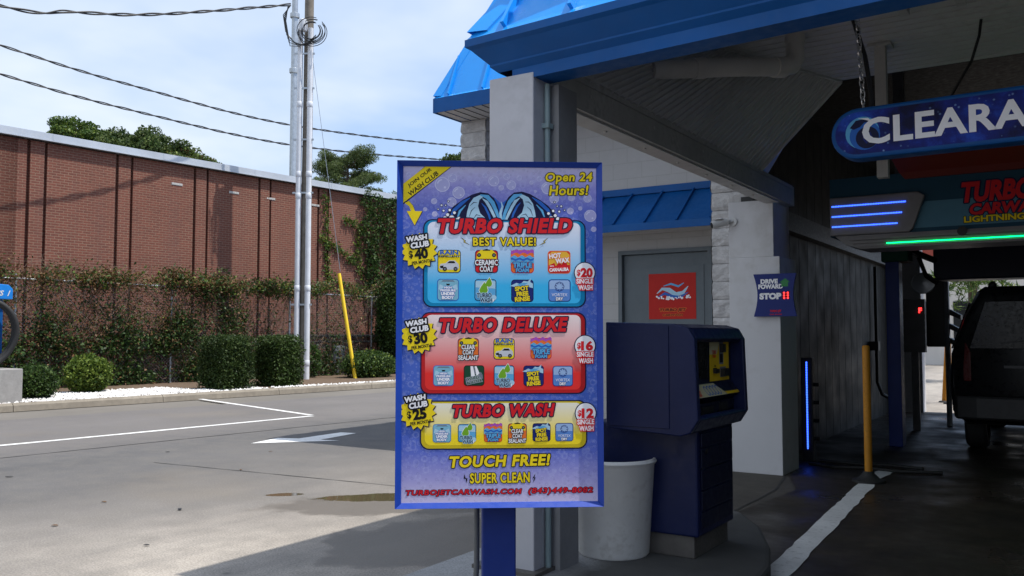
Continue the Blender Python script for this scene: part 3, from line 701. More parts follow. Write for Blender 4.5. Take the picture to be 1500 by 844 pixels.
g = MB(); g.lathe((-19.2, 18.1, 10.55), [(0, -.1), (.12, -.08), (.14, .02), (.13, .25), (0, .32)], 14, 'z'); g.build('cable_cap', M['conduit'], U, smooth=True)
g = MB(); rr = random.Random(2)
for k in range(7):
    c = Vector((-18.95, 18.25, 10.42)); ra = rr.uniform(.24, .42); pts = []
    for j in range(22):
        t = j / 21 * 2 * math.pi * .92 + rr.uniform(-.02, .02) + 1.2
        pts.append(c + Vector((math.cos(33 * math.pi / 180), math.sin(33 * math.pi / 180), 0)) * ra * math.cos(t) * 1.05 + Vector((0, 0, 1)) * ra * math.sin(t) + Vector((.02, -.03, 0)) * k)
    g.tube(pts, .012, 5)
for k in range(5):
    pts = [Vector((-19.52 - .03 * k, 17.9, 11.25)), Vector((-19.78 + .03 * k, 17.85, 11.0 - .05 * k)), Vector((-19.72 + .05 * k, 17.9, 10.5 - .12 * k)), Vector((-19.45 + .05 * k, 18.0, 10.15 - .04 * k)), Vector((-19.1 + .03 * k, 18.1, 10.0 + .02 * k)), Vector((-18.75, 18.2, 10.1 + .05 * k))]
    g.tube(pts, .013, 5)
g.build('cable_loops', M['wire'], U, smooth=True)
g = MB(); g.tube([(-19.1, 18.35, 10.0), (-18.88, 19.45, 3.35)], .008, 5); g.build('guy_wire', M['galv'], U)
g = MB(); g.tube([(-18.90, 19.42, 3.28), (-18.32, 19.56, .08)], .055, 12); g.build('guy_guard', M['guard_yellow'], U, smooth=True)
o = thing('steel_pole', 'tall grey steel pole rising just left of the wooden pole, behind the brick building', 'pole', (-32.4, 30, 0))
g = MB(); g.tube([(-32.4, 30, 0), (-32.4, 30, 21)], [.20, .14], 12); g.build('shaft', M['galv'], o, smooth=True)
for z in (14.4, 17.2): 
    g = MB(); g.lathe((-32.4, 30, z), [(.2, 0), (.24, .03), (.24, .22), (.2, .25)], 12); g.build('band', M['galv'], o)
def cable(label, pts, r=.022, name='power_cable'):
    P = [Vector(p) for p in pts]; dense = []
    n = len(P)
    for i in range(n - 1):
        p0, p1, p2, p3 = P[max(i - 1, 0)], P[i], P[i + 1], P[min(i + 2, n - 1)]
        for j in range(40):
            t = j / 40; dense.append(.5 * ((2 * p1) + (p2 - p0) * t + (2 * p0 - 5 * p1 + 4 * p2 - p3) * t * t + (3 * p1 - p0 - 3 * p2 + p3) * t ** 3))
    dense.append(P[-1]); g = MB(); L = 0; A = []; B = []
    for i, p in enumerate(dense):
        if i: L += (p - dense[i - 1]).length
        w = L * (.114 / r); o = Vector((.8, 0, 0)) * r * math.cos(w) + Vector((0, 0, 1)) * r * math.sin(w); A.append(p + o); B.append(p - o)
    g.tube(A, r * .8, 6); g.tube(B, r * .7, 6); return tag(g.build(name, M['wire'], smooth=True), label, 'cable', 'overhead cables')
FAR = lambda P, k=1.9: [(x * k, y * k, 1.4 + (z - 1.4) * k) for x, y, z in P]
cable('upper of the two twisted cables that pass behind the utility pole', FAR([(-21.2, 4.2, 8.75), (-20.71, 10.2, 8.09), (-20.43, 13.5, 7.87), (-20.0, 18.52, 7.81), (-19.33, 26.2, 8.5), (-18.9, 31, 9.2)]), .038)
cable('lower of the two twisted cables that pass behind the utility pole', FAR([(-21.2, 4.2, 8.05), (-20.71, 10.2, 7.42), (-20.43, 13.5, 7.22), (-20.0, 18.53, 7.2), (-19.4, 25.3, 7.84), (-18.9, 31, 8.6)]), .038)
cable('thick bundled cable dipping in the sky and ending at the utility pole', [(-20.6, 4.0, 8.75), (-20.14, 9.9, 8.80), (-20.01, 11.4, 9.11), (-19.87, 13.1, 9.54), (-19.7, 15, 10.19), (-19.52, 17.9, 11.28)], .028)

# ---------------------------------------------------------------- vacuum station on its block
VB = thing('vacuum_station', 'car vacuum post with blue lettered top and looped black hoses on a concrete block', 'vacuum', (-17.6, 8.6, .1))
g = MB(); g.box(-18.0, -17.08, 7.6, 9.03, .08, .76); g.build('base_block', M['vac_block'], VB, bevel=.015)
g = MB(); g.box(-17.62, -17.50, 8.62, 8.74, .76, 2.2); g.build('post', M['galv'], VB, bevel=.01)
g = MB(); g.slab([(-17.78, 7.6, 2.1), (-17.78, 8.98, 2.1), (-17.78, 8.98, 2.3), (-17.78, 8.90, 2.38), (-17.78, 7.6, 2.46)], (.34, 0, 0)); hb = g.build('housing', M['blue_box'], VB, bevel=.01)
cv = Canvas(lambda x, y, L: (-17.44 + .0008 * (L + 1) + .003, x, y)); 
cv.text('VACS', 8.63, 2.215, .36, -.105, M['white'], 1, .03, .25); cv.pl([(8.87, 2.16), (8.89, 2.16), (8.93, 2.27), (8.91, 2.27)], M['white'], 1)
cvo = cv.build('lettering', cv.mats, hb, fix=False)
g = MB(); g.box(-17.66, -17.56, 8.74, 8.86, .95, 2.08); g.build('tool_holder', M['blue_trim'], VB)
for k, (dx, wob) in enumerate(((0, 0), (.09, .1))):
    g = MB(); pts = []
    for j in range(34):
        t = j / 33; a = R(70) - t * R(190); pts.append((-17.46 + dx + .08 * math.sin(t * 6), 8.48 + (.52 + .04 * wob) * math.cos(a), 1.45 - .1 * wob + (.62 + .12 * wob) * math.sin(a)))
    g.tube(pts, .05, 10); g.build('hose', M['rubber'], VB, smooth=True)

# ================================================================= CAR WASH BUILDING
CW = thing('car_wash_building', 'car wash building with bright blue metal roofs, grey columns and a dark wash bay', 'building', (-2.5, 6, 0))
def part(name, mb, m, **k): return mb.build(name, m, CW, **k)
def sweep(poly, prof, name, m, **k):
    """profile (inset, z) swept along an open polyline with mitred corners; inset goes to the left of the walking direction"""
    g = MB(); P = [Vector(p) for p in poly]; n = len(P); rows = []
    for i in range(n):
        d0 = (P[i] - P[i - 1]).normalized() if i else (P[1] - P[0]).normalized()
        d1 = (P[i + 1] - P[i]).normalized() if i < n - 1 else d0
        n0, n1 = Vector((-d0.y, d0.x)), Vector((-d1.y, d1.x)); b = (n0 + n1).normalized(); b = b / max(.2, b.dot(n0))
        rows.append([(P[i].x + b.x * a, P[i].y + b.y * a, z) for a, z in prof])
    q = len(prof); g.add([v for r_ in rows for v in r_], [(i * q + j, i * q + j + 1, (i + 1) * q + j + 1, (i + 1) * q + j) for i in range(n - 1) for j in range(q - 1)])
    return part(name, g, m, **k), rows
# ---- columns
g = MB(); g.box(-2.65, -2.37, 3.855, 4.15, .18, 2.785); front_col = part('column', g, M['grey_paint'], bevel=.006)
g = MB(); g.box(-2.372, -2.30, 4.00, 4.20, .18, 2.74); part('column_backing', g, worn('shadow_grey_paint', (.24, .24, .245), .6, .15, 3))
g = MB(); g.box(-2.72, -2.33, 3.80, 4.20, .18, .20); part('base_plate', g, M['plate'])
g = MB(); g.box(-3.05, -2.525, 8.85, 9.44, 0, 2.2); g.box(-3.05, -2.585, 8.855, 9.435, 2.2, 2.785); part('column', g, M['white_col'], bevel=.006)
g = MB(); g.box(2.3, 2.6, 3.9, 4.2, 0, 2.785); part('column', g, M['grey_paint'])
g = MB(); g.box(2.3, 2.8, 8.85, 9.4, 0, 2.785); part('column', g, M['white_col'])
g = MB(); g.tube([(-2.35, 3.965, .2), (-2.35, 3.965, 2.74)], .016, 10)
for z in (.9, 1.8, 2.5): g.box(-2.372, -2.328, 3.94, 3.99, z, z + .025)
part('conduit', g, M['teal_pipe'], smooth=True)
# ---- side beam carrying the ceiling
g = MB(); g.box(-2.66, -2.49, 4.15, 9.3, 2.76, 2.96); g.box(-2.488, -2.478, 4.2, 9.2, 2.925, 2.96); part('side_beam', g, M['beam'])
g = MB(); g.box(-2.66, -2.52, 4.16, 8.84, 2.745, 2.759)
for y in np.arange(4.5, 8.8, .62): g.lathe((-2.59, y, 2.735), [(0, 0), (.012, 0), (.012, .012)], 8)
for y in np.arange(4.7, 9.0, .95): g.lathe((-2.477, y, 2.86), [(.012, 0), (.012, .006), (0, .006)], 8, 'x')
part('beam_soffit', g, M['soffit'])
# ---- canopy cornice and mansard
FL, FR = (-2.74, 3.75), (3.4, 3.75 - .0715 * 6.14)
cor = [(3.4, 8.3), FR, FL, (-2.74, 9.0)][::-1]
cor = [(-2.74, 9.0), FL, FR, (3.4, 8.3)]
_, rows = sweep(cor, [(.18, 2.99), (0, 2.99), (0, 2.95), (.025, 2.935), (.10, 2.86), (.10, 2.85), (.135, 2.82)], 'cornice', M['blue_trim'])
_, rows = sweep([(-2.52, 3.752 - .0143), (3.4, 3.75 - .0715 * 6.14)], [(.132, 2.835), (.132, 2.757), (.29, 2.757), (.29, 2.98)], 'header', M['blue_trim'])
_, mrows = sweep(cor, [(.005, 2.99), (.03, 3.02), (1.06, 4.62), (1.3, 4.62)], 'mansard_roof', M['blue_roof'])
def seams(poly, i0, e0, z0, e1, z1, step, name, w=.022, h=.035, hipcap=True):
    """standing seams between two inset lines of a mansard side"""
    g = MB(); P = [Vector(p) for p in poly]
    def ins(i, a):
        d0 = (P[i] - P[i - 1]).normalized() if i else (P[1] - P[0]).normalized(); d1 = (P[i + 1] - P[i]).normalized() if i < len(P) - 1 else d0
        n0, n1 = Vector((-d0.y, d0.x)), Vector((-d1.y, d1.x)); b = (n0 + n1).normalized(); return P[i] + b / max(.2, b.dot(n0)) * a
    for i in i0:
        a, b = P[i], P[i + 1]; d = (b - a).normalized(); nn = Vector((-d.y, d.x)); L = (b - a).length; ta0 = (ins(i, e1) - a).dot(d); tb1 = (ins(i + 1, e1) - a).dot(d)
        t = .25
        while t < L - .05:
            f = 1.0
            if t < ta0: f = t / ta0
            if t > tb1: f = (L - t) / max(.01, L - tb1)
            f = max(0, min(1, f)) * .99
            if f > .05:
                p = a + d * t + nn * e0; q = a + d * t + nn * (e0 + (e1 - e0) * f)
                g.bar((p.x, p.y, z0), (q.x, q.y, z0 + (z1 - z0) * f), w, h, up=(-nn.x, -nn.y, .4))
            t += step
    part(name, g, M['blue_roof'])
    if hipcap:
        g = MB()
        for i in range(1, len(P) - 1):
            p, q = ins(i, e0), ins(i, e1); out = (P[i] - ins(i, 1)).normalized()
            A, B = Vector((p.x, p.y, z0)), Vector((q.x, q.y, z1))
            d = (P[i - 1] - P[i]).normalized(); e = (P[i + 1] - P[i]).normalized(); up = Vector((out.x, out.y, .5)) * .03
            sd, se = Vector((d.x, d.y, 0)) * .11, Vector((e.x, e.y, 0)) * .11
            row = lambda Q: [Q + sd - up * .2, Q + sd + up * .35, Q + up, Q + se + up * .35, Q + se - up * .2]
            g = MB(); g.add(row(A) + row(B), [(k, k + 1, k + 6, k + 5) for k in range(4)]); part('hip_cap', g, M['blue_roof'])
seams(cor, (0, 1), .03, 3.02, 1.06, 4.62, .42, 'standing_seams')
# ---- canopy ceiling: boards along the bay, a sloping side panel, a dark gable
HC = 3.675
g = MB()
y = 3.95
while y < 8.03:
    xl = -2.46 + (0 if y < 6.2 else (y - 6.2) * .395)
    g.add([(xl, y, HC), (2.9, y, HC), (2.9, min(y + .115, 8.03), HC - .010), (xl, min(y + .115, 8.03), HC - .010)], [(0, 1, 2, 3)])
    g.add([(xl, min(y + .115, 8.03), HC - .010), (2.9, min(y + .115, 8.03), HC - .010), (2.9, min(y + .115, 8.03), HC + .004), (xl, min(y + .115, 8.03), HC + .004)], [(0, 1, 2, 3)]); g.box(xl, 2.9, y, y + .012, HC - .016, HC); y += .12
g.box(-2.2, 2.9, 3.9, 8.03, HC + .01, HC + .03); part('ceiling', g, M['soffit'], fix=False)
g = MB(); NB = 40
def bot(t): return Vector((-2.49, 4.2 + 3.92 * t, 2.965))
def tp(t):
    y = 8.03 - .5 * (3.9 - 3.92 * t); return Vector((-2.46 + max(0, y - 6.2) * .395, y, HC - .006))
for k in range(NB):
    a, b = k / NB, (k + .93) / NB; c = (k + 1) / NB; n = Vector((.008, 0, -.008))
    g.add([bot(a), tp(a), tp(b) + n, bot(b) + n], [(0, 1, 2, 3)]); g.add([bot(b) + n, tp(b) + n, tp(c), bot(c)], [(0, 1, 2, 3)]); g.bar(bot(b), tp(b), .012, .022, (.7, 0, -.7))
part('sloping_ceiling', g, M['soffit'], fix=False)
g = MB(); g.add([bot(0), tp(0), (-2.465, 3.9, HC), (-2.485, 3.9, 2.965)], [(0, 1, 2, 3)]); g.add([(-2.49, 4.035, 2.80), (2.9, 3.65, 2.80), (2.9, 3.65, HC), (-2.49, 4.035, HC)], [(0, 1, 2, 3)]); part('ceiling_end', g, M['soffit'], fix=False)
g = MB(); g.bar(bot(.02) + Vector((.005, 0, 0)), bot(1) + Vector((.005, 0, 0)), .03, .02); g.bar(tp(.08) + Vector((.01, 0, -.02)), tp(1) + Vector((.01, 0, -.02)), .03, .015)
g.bar(bot(1) + Vector((.005, .01, -.01)), tp(1) + Vector((.005, .01, -.01)), .04, .02, (0, -1, 0)); part('ceiling_trim', g, M['soffit'])
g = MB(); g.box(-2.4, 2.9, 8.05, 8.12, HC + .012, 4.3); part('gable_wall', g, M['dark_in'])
# white waste pipe under the ceiling, with elbow
g = MB(); A = Vector((-2.42, 5.75, 3.02)); pts = [(-2.45, 5.55, 3.245), (-2.0, 6.15, 3.345), (-1.80, 6.50, 3.40), (-1.76, 6.58, 3.43), (-1.745, 6.62, 3.49), (-1.745, 6.62, 3.67)]
g.tube(pts, .068, 16); 
for a, b in ((pts[1], pts[2]),):
    a, b = Vector(a), Vector(b); d = (b - a).normalized(); g.tube([b - d * .10, b], .077, 16)
g.tube([Vector(pts[0]).lerp(Vector(pts[1]), .45), Vector(pts[0]).lerp(Vector(pts[1]), .57)], .076, 16)
g.tube([(-1.745, 6.62, 3.60), (-1.745, 6.62, 3.672)], .074, 16); part('waste_pipe', g, M['pvc'], smooth=True)
# conduits and brackets under the flat ceiling
g = MB()
for yy in (5.95, 6.02): g.tube([(-1.42, yy + .35, 3.645), (2.4, yy - .02, 3.645)], .012, 6)
for xx in (-.95, -.60, .2): g.box(xx - .03, xx + .03, 6.15, 6.45, 3.60, 3.66)
part('ceiling_conduit', g, M['beam'])
g = MB(); g.box(-1.285, -1.205, 7.17, 7.25, 2.62, 3.665); g.box(-1.33, -1.16, 7.13, 7.29, 3.645, 3.664); part('hanging_post', g, M['beam'])
g = MB(); g.tube([(-.53, 7.0, 3.665), (-.545, 7.0, 3.55), (-.60, 7.02, 3.38), (-.78, 7.2, 3.15), (-.9, 7.5, 2.9)], .011, 6); part('hanging_cable', g, M['black'], smooth=True)
# ---- building front wall, pilasters, door, awning
g = MB(); g.box(-7.1, -4.92, 10.1, 10.3, 0, 4.385); g.box(-4.92, -3.68, 10.1, 10.3, 2.47, 4.385); g.box(-3.68, -2.95, 10.1, 10.3, 0, 4.385); g.box(-7.1, -6.9, 10.3, 18, 0, 4.385)
part('block_wall', g, M['block'])
def splitpier(x0, x1, y0, y1, z0, z1):
    g = MB(); z = z0
    while z < z1 - .02:
        h = min(.2, z1 - z); j = [random.uniform(-.008, .008) for _ in range(4)]; nx, nz = 7, 5
        for (ax, ay, bx, by) in ((x0, y0, x1, y0), (x1, y0, x1, y1), (x0, y1, x0, y0)):
            V = []; L = Vector((bx - ax, by - ay)); nn = Vector((L.y, -L.x)).normalized()
            for iz in range(nz + 1):
                for ix in range(nx + 1):
                    f = ix / nx; px, py, pz = ax + L.x * f, ay + L.y * f, z + .004 + (h - .008) * iz / nz
                    e = .013 * (mnoise.noise(Vector((px * 9, py * 9 + 3, pz * 9))) + .8 * mnoise.noise(Vector((px * 23, py * 23, pz * 23)))) + .012
                    if iz in (0, nz): e = 0
                    V.append((px + nn.x * e, py + nn.y * e, pz))
            g.add(V, [(iz * (nx + 1) + ix, iz * (nx + 1) + ix + 1, (iz + 1) * (nx + 1) + ix + 1, (iz + 1) * (nx + 1) + ix) for iz in range(nz) for ix in range(nx)])
        z += .2
    g.box(x0 + .012, x1 - .012, y0 + .012, y1, z0, z1); return part('split_face_pier', g, M['split'], fix=True)
splitpier(-7.15, -6.74, 9.72, 10.12, 0, 4.37)
splitpier(-3.45, -2.96, 9.46, 10.12, 0, 4.0)
g = MB(); g.box(-4.92, -4.87, 10.06, 10.2, 0, 2.47); g.box(-3.73, -3.68, 10.06, 10.2, 0, 2.47); g.box(-4.87, -3.73, 10.06, 10.2, 2.42, 2.47); dr = part('door', MB().box(-4.865, -3.735, 10.12, 10.17, .02, 2.415), M['door_paint'], bevel=.004)
g.build('door_frame', M['door_paint'], dr)
g = MB(); g.box(-4.60, -3.80, 10.112, 10.119, 1.5, 2.26); g.build('raised_panel', M['door_paint'], dr)
g = MB(); g.tube([(-4.75, 10.12, 1.05), (-4.75, 10.05, 1.05), (-4.62, 10.05, 1.05)], .014, 8); g.build('handle', M['galv'], dr, smooth=True)
# awning over the door
ax0, ax1, yw, ye, zt, ze = -7.0, -3.465, 10.095, 9.50, 3.18, 2.72
g = MB(); g.poly([(ax0, yw, zt), (ax1, yw, zt), (ax1, ye, ze), (ax0, ye, ze)]); g.add([(ax1, yw, zt), (ax1, ye, ze), (ax1, yw, ze)], [(0, 1, 2)]); g.add([(ax0, yw, zt), (ax0, ye, ze), (ax0, yw, ze)], [(0, 1, 2)])
aw = part('awning', g, M['blue_trim'])
g = MB(); x = ax1 - .02
while x > ax0: g = MB(); g.bar((x, ye + .01, ze + .006), (x, yw, zt + .004), .02, .032); g.build('seam', M['blue_trim'], aw); x -= .41
g = MB(); g.box(ax0, ax1 - .002, yw - .03, yw, zt + .0, zt + .085); g.box(ax0 - .01, ax1 + .005, ye - .022, ye - .002, ze - .075, ze + .012); g.build('awning_edge', M['blue_trim'], aw)
g = MB(); g.poly([(ax0, yw, ze - .05), (ax1, yw, ze - .05), (ax1, ye, ze - .05), (ax0, ye, ze - .05)]); g.build('awning_soffit', M['soffit'], aw)
# ---- mansard of the main building behind the canopy
cor2 = [(-7.17, 18.5), (-7.17, 9.1), (3.9, 9.1), (3.9, 18.5)]
sweep(cor2, [(.12, 4.555), (0, 4.555), (0, 4.365), (.015, 4.365)], 'eave_fascia', M['blue_trim'])
sweep(cor2, [(.0, 4.558), (.02, 4.58), (1.10, 7.14), (1.5, 7.14)], 'mansard_roof', M['blue_roof'])
seams(cor2, (0, 1), .02, 4.58, 1.10, 7.14, .55, 'standing_seams')
g = MB(); x = -7.15
while x < 3.8: g.add([(x, 9.11, 4.378), (x + .145, 9.11, 4.370), (x + .145, 9.9, 4.370), (x, 9.9, 4.378)], [(0, 1, 2, 3)]); x += .15
y = 9.9
while y < 18: g.add([(-7.15, y, 4.378), (-6.95, y, 4.378), (-6.95, y + .145, 4.370), (-7.15, y + .145, 4.370)], [(0, 1, 2, 3)]); y += .15
part('soffit', g, M['soffit'], fix=False)
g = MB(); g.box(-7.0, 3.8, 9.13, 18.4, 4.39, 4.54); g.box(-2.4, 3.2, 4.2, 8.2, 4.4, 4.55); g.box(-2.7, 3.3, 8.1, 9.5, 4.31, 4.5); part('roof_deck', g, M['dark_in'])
# ---- added wall out of view, keeps sky light off the bay
g = MB(); g.box(3.5, 3.8, -6, 9.4, 0, 4.6); part('added_sky_block_wall', g, M['block'])
g = MB(); g.box(3.42, 3.5, -6.1, 9.4, 4.3, 4.62); part('added_sky_block_edge', g, M['blue_trim'])  # trim along the top of the added wall
# ---- wash bay: walls, roof, exit
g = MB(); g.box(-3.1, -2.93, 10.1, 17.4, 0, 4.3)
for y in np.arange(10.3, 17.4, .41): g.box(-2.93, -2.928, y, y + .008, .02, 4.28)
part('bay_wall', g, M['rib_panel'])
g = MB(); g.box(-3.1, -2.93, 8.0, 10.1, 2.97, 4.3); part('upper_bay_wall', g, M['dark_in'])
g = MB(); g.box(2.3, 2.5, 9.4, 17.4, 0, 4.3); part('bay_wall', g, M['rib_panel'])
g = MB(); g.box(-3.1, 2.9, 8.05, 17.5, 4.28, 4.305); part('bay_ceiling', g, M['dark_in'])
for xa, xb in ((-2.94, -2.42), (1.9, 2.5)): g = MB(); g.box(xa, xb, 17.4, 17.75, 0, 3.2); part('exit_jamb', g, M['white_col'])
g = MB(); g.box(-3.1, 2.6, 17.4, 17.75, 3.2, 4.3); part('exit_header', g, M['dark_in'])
g = MB(); g.box(-2.93, -2.80, 8.9, 17.3, 2.62, 2.84); part('wall_rail', g, M['black'])
g = MB(); g.tube([(-2.86, 15.6, 2.55), (-2.86, 15.6, .62), (-2.80, 15.65, .42), (-2.7, 15.8, .34)], .03, 8); g.box(-2.92, -2.78, 15.3, 15.46, 1.15, 1.3); g.tube([(-2.86, 15.35, 1.22), (-2.86, 15.6, 1.22)], .025, 6); part('water_pipe', g, M['black'], smooth=False)

# ================================================================= MENU SIGN
SG = thing('menu_sign', 'tall blue framed price menu board with three wash packages on a blue post', 'sign', (-1.885, 2.815, .18), R(36.3))
PX = .00261
def s3(px, py, L): return ((px - 731.5) * PX, -.0300 - .00016 * (L + 1), 1.89 - (py - 238) * PX)
def sm(x0, y0, x1, y1): return ((x0 - 731.5) * PX, (x1 - 731.5) * PX, 1.89 - (y1 - 238) * PX, 1.89 - (y0 - 238) * PX)
def sbox(g, x0, y0, x1, y1, ya, yb): a = sm(x0, y0, x1, y1); return g.box(a[0], a[1], ya, yb, a[2], a[3])
g = MB(); sbox(g, 587, 244, 876, 739, -.0295, .05); g.build('cabinet', M['sign_blue'], SG, local=True)
def frame_side(p0, p1, q1, q0):
    a = [s3(*p, 0) for p in (p0, p1, q1, q0)]; g = MB()
    f = [(x, -.052, z) for x, y, z in a[:2]] + [(x, -.034, z) for x, y, z in a[2:]]; b = [(x, .055, z) for x, y, z in a]
    g.add(f + b, [(0, 1, 2, 3), (7, 6, 5, 4), (0, 4, 5, 1), (1, 5, 6, 2), (2, 6, 7, 3), (3, 7, 4, 0)]); return g
O = [(580, 238), (883, 238), (883, 744), (580, 744)]; Q = [(588.5, 245.5), (875, 245.5), (875, 737), (588.5, 737)]
for i in range(4):
    j = (i + 1) % 4; frame_side(O[i], O[j], Q[j], Q[i]).build('frame_rail', M['sign_blue'], SG, local=True, bevel=.0015)
g = MB(); g.box(-.066, .066, .052, .184, 0, 1.2); g.build('post', M['post_blue'], SG, local=True, bevel=.006)
g = MB(); g.box(-.12, .12, .0, .24, .0, .012); g.build('base_plate', M['post_blue'], SG, local=True)
g = MB(); g.tube([(-.085, .12, .6), (-.085, .11, .32), (-.095, .10, .16), (-.125, .07, .06), (-.15, .05, .0)], .0115, 10); g.build('feed_pipe', M['grey_pipe'], SG, local=True, smooth=True)
g = MB(); g.box(-.102, -.066, .098, .135, .245, .262); g.build('pipe_clip', M['white'], SG, local=True)
# inks
RED, YEL, NAV, WHT, BLK = ink('red_ink', (222, 30, 40)), ink('yellow_ink', (250, 222, 30)), ink('navy_ink', (14, 18, 62)), ink('white_ink', (248, 248, 252)), ink('black_ink', (14, 14, 20))
PALE, SKYB, MIDB, DKB, TEAL = ink('pale_blue_ink', (176, 214, 236)), ink('sky_blue_ink', (96, 176, 226)), ink('mid_blue_ink', (40, 104, 196)), ink('deep_blue_ink', (22, 40, 120)), ink('teal_ink', (0, 150, 205))
ORG, PUR, GRN, LIM, GRY, SIL = ink('orange_ink', (240, 118, 48)), ink('violet_ink', (176, 84, 190)), ink('green_ink', (18, 74, 50)), ink('leaf_green_ink', (118, 176, 42)), ink('grey_ink', (120, 126, 140)), ink('silver_ink', (206, 210, 220))
BUB, BUB2 = ink('bubble_ink', (178, 178, 224)), ink('bubble_edge_ink', (212, 212, 242))
gz = lambda py: 1.89 - (py - 238) * PX
bgm = zgrad('menu_background_print', [(0, S(216, 206, 232)), (.07, S(168, 164, 220)), (.15, S(98, 114, 204)), (.22, S(74, 104, 196)), (.78, S(70, 102, 194)), (.86, S(98, 112, 202)), (.93, S(146, 144, 212)), (1, S(204, 198, 226))], gz(740), gz(242), .36, True)
cv = Canvas(s3); cv.pl([(586, 243), (877, 243), (877, 739), (586, 739)], bgm, 0)
rr = random.Random(12)
for x, y, r in ((646, 272, 11), (661, 262, 6.5), (670, 284, 9), (634, 297, 4.5), (660, 298, 7), (802, 276, 9), (812, 292, 7), (838, 290, 5), (851, 306, 3), (790, 262, 4), (866, 317, 9), (862, 291, 6), (871, 337, 4), (596, 258, 3.5), (621, 309, 3), (635, 316, 4), (836, 310, 5), (784, 281, 2), (778, 268, 3), (722, 266, 8), (741, 259, 5), (733, 276, 4), (748, 272, 7), (709, 258, 4), (760, 261, 4), (699, 270, 3), (729, 253, 3)):
    cv.disc(x, y, r, BUB, 1); cv.ring(x, y, r * .9, r, BUB2, 1.4); cv.ring(x, y, r * .55, r * .74, BUB2, 1.5, 190, 265, 8); cv.disc(x + r * .35, y + r * .4, r * .16, BUB2, 1.5, n=10)
FACE = cv.done('face_panel', SG)
def on_face(name, draw, parent=SG):
    c = Canvas(s3); draw(c); return c.done(name, parent)
# breaking waves behind the first heading (the cartoon figure above them is left out)
def waves(c):
    c.pl([(706, 327), (714, 296), (722, 290), (733, 300), (745, 291), (752, 297), (760, 327)], MIDB, 1.9); c.stroke([(733, 327), (732, 314), (735, 304), (733, 297)], [3, 4, 3, 1], PALE, 4.2); c.stroke([(738, 327), (739, 316), (743, 306)], [2, 2, .6], SKYB, 4.25)
    for sgn in (1, -1):
        m = lambda pts: [(733 + sgn * (x - 733) * 1.07, y + (1.5 if sgn > 0 else 0)) for x, y in pts]
        c.pl(m([(652, 327), (657, 315), (668, 302), (680, 293), (693, 285), (704, 281.5), (715, 283), (723, 290), (728, 300), (731, 312), (733, 327)]), NAV, 2)
        c.stroke(m([(661, 324), (668, 309), (679, 298), (690, 290)]), [1, 5, 5, 1], MIDB, 3); c.stroke(m([(671, 325), (676, 310), (684, 301)]), [1, 3.4, 1], SKYB, 3.2)
        c.pl(m([(684, 326), (686, 311), (689, 299), (695, 290), (703, 286), (710, 287), (703, 293), (701, 302), (704, 313), (711, 320), (716, 326)]), PALE, 3)
        c.stroke(m([(704, 285.5), (714, 288.5), (721, 297), (726, 309), (731.5, 325)]), [1.5, 6.5, 6, 5, 3], SKYB, 3.4); c.stroke(m([(707, 291), (713, 296), (718, 305), (723, 316), (727, 326)]), [.8, 4.4, 4.4, 4, 3], PALE, 3.7)
        c.stroke(m([(706, 298), (711, 304), (716, 315), (719, 326)]), [.6, 3, 3, 2.4], MIDB, 3.5)
        for p in ([(689, 318), (692, 309), (697, 304)], [(694, 322), (699, 315), (705, 317)], [(690, 302), (695, 297), (700, 297)]): c.stroke(m(p), [.4, 1.3, .4], NAV, 3.8)
        for x, y, r in ((660, 322, 4), (654, 317, 2.3), (666, 325, 3.3), (650, 322, 2.8), (657, 310, 1.9), (648, 311, 1.5), (664, 314, 2.1), (671, 323, 3), (645, 303, 1.5), (651, 303, 1), (640, 309, .9), (655, 297, 1.1), (690, 325, 3.2), (700, 326, 3), (680, 325, 2.4), (709, 326, 2.2)):
            X = 733 + sgn * (x - 733) + (0 if sgn > 0 else 1.5); c.disc(X, y, r + .8, NAV, 4.3, n=14); c.disc(X, y, r, WHT, 5, n=14)
on_face('wave_print', waves)
# yellow corner ribbon and curved arrow
def ribbon(c):
    c.pl([(589, 272.5), (620, 245.6), (660, 245.6), (589, 302)], NAV, 2); c.pl([(588.6, 271.5), (621, 245.6), (658.5, 245.6), (588.6, 300)], YEL, 3)
    c.text('JOIN OUR', 613, 262.5, 44, 6.6, BLK, 4, .03, .15, -38); c.text('WASH CLUB', 618, 271, 55, 7, BLK, 4, .03, .15, -38)
on_face('corner_ribbon', ribbon)
def arrow(c):
    pts = [(591, 300), (597, 297), (603, 304), (606, 312), (616.5, 312), (605.5, 333), (594, 312), (600, 312), (597.5, 305), (592, 301)]
    c.pl([(x + (x - 603) * .06 + .4, y + (y - 314) * .05 + .4) for x, y in pts], NAV, 2); c.pl(pts, YEL, 3)
on_face('arrow_print', arrow)
def heads(c):
    c.text('Open 24', 834, 261, 73, 17.5, YEL, 6, .03, .14, -1, 1.2, BLK, 1.08); c.text('Hours!', 834, 279, 60, 15, YEL, 6, .03, .14, -1, 1.2, BLK, 1.08)
    c.text('TOUCH FREE!', 731, 677.5, 150, 17, YEL, 6, .04, .16, -1, 1.4, BLK, 1.10); c.text('SUPER CLEAN', 731.5, 702, 87, 15, YEL, 6, .03, 0, -.6, 1.1, BLK, 1.1)
    for sg in (1, -1):
        x = 731.5 + sg * 50; c.pl([(x + 2 * sg, 696), (x - 2.5, 703), (x, 703), (x - 2 * sg, 710), (x + 2.6, 702), (x + .4, 702)], BLK, 4); 
    c.text('TURBOJETCARWASH.COM', 678.5, 723, 170, 9.6, RED, 6, .03, .2, -.3, .8, NAV, 1.12); c.text('(843)449-8082', 820.5, 721.8, 97, 10.5, RED, 6, .03, .2, -.3, .8, NAV, 1.12)
on_face('lettering', heads)
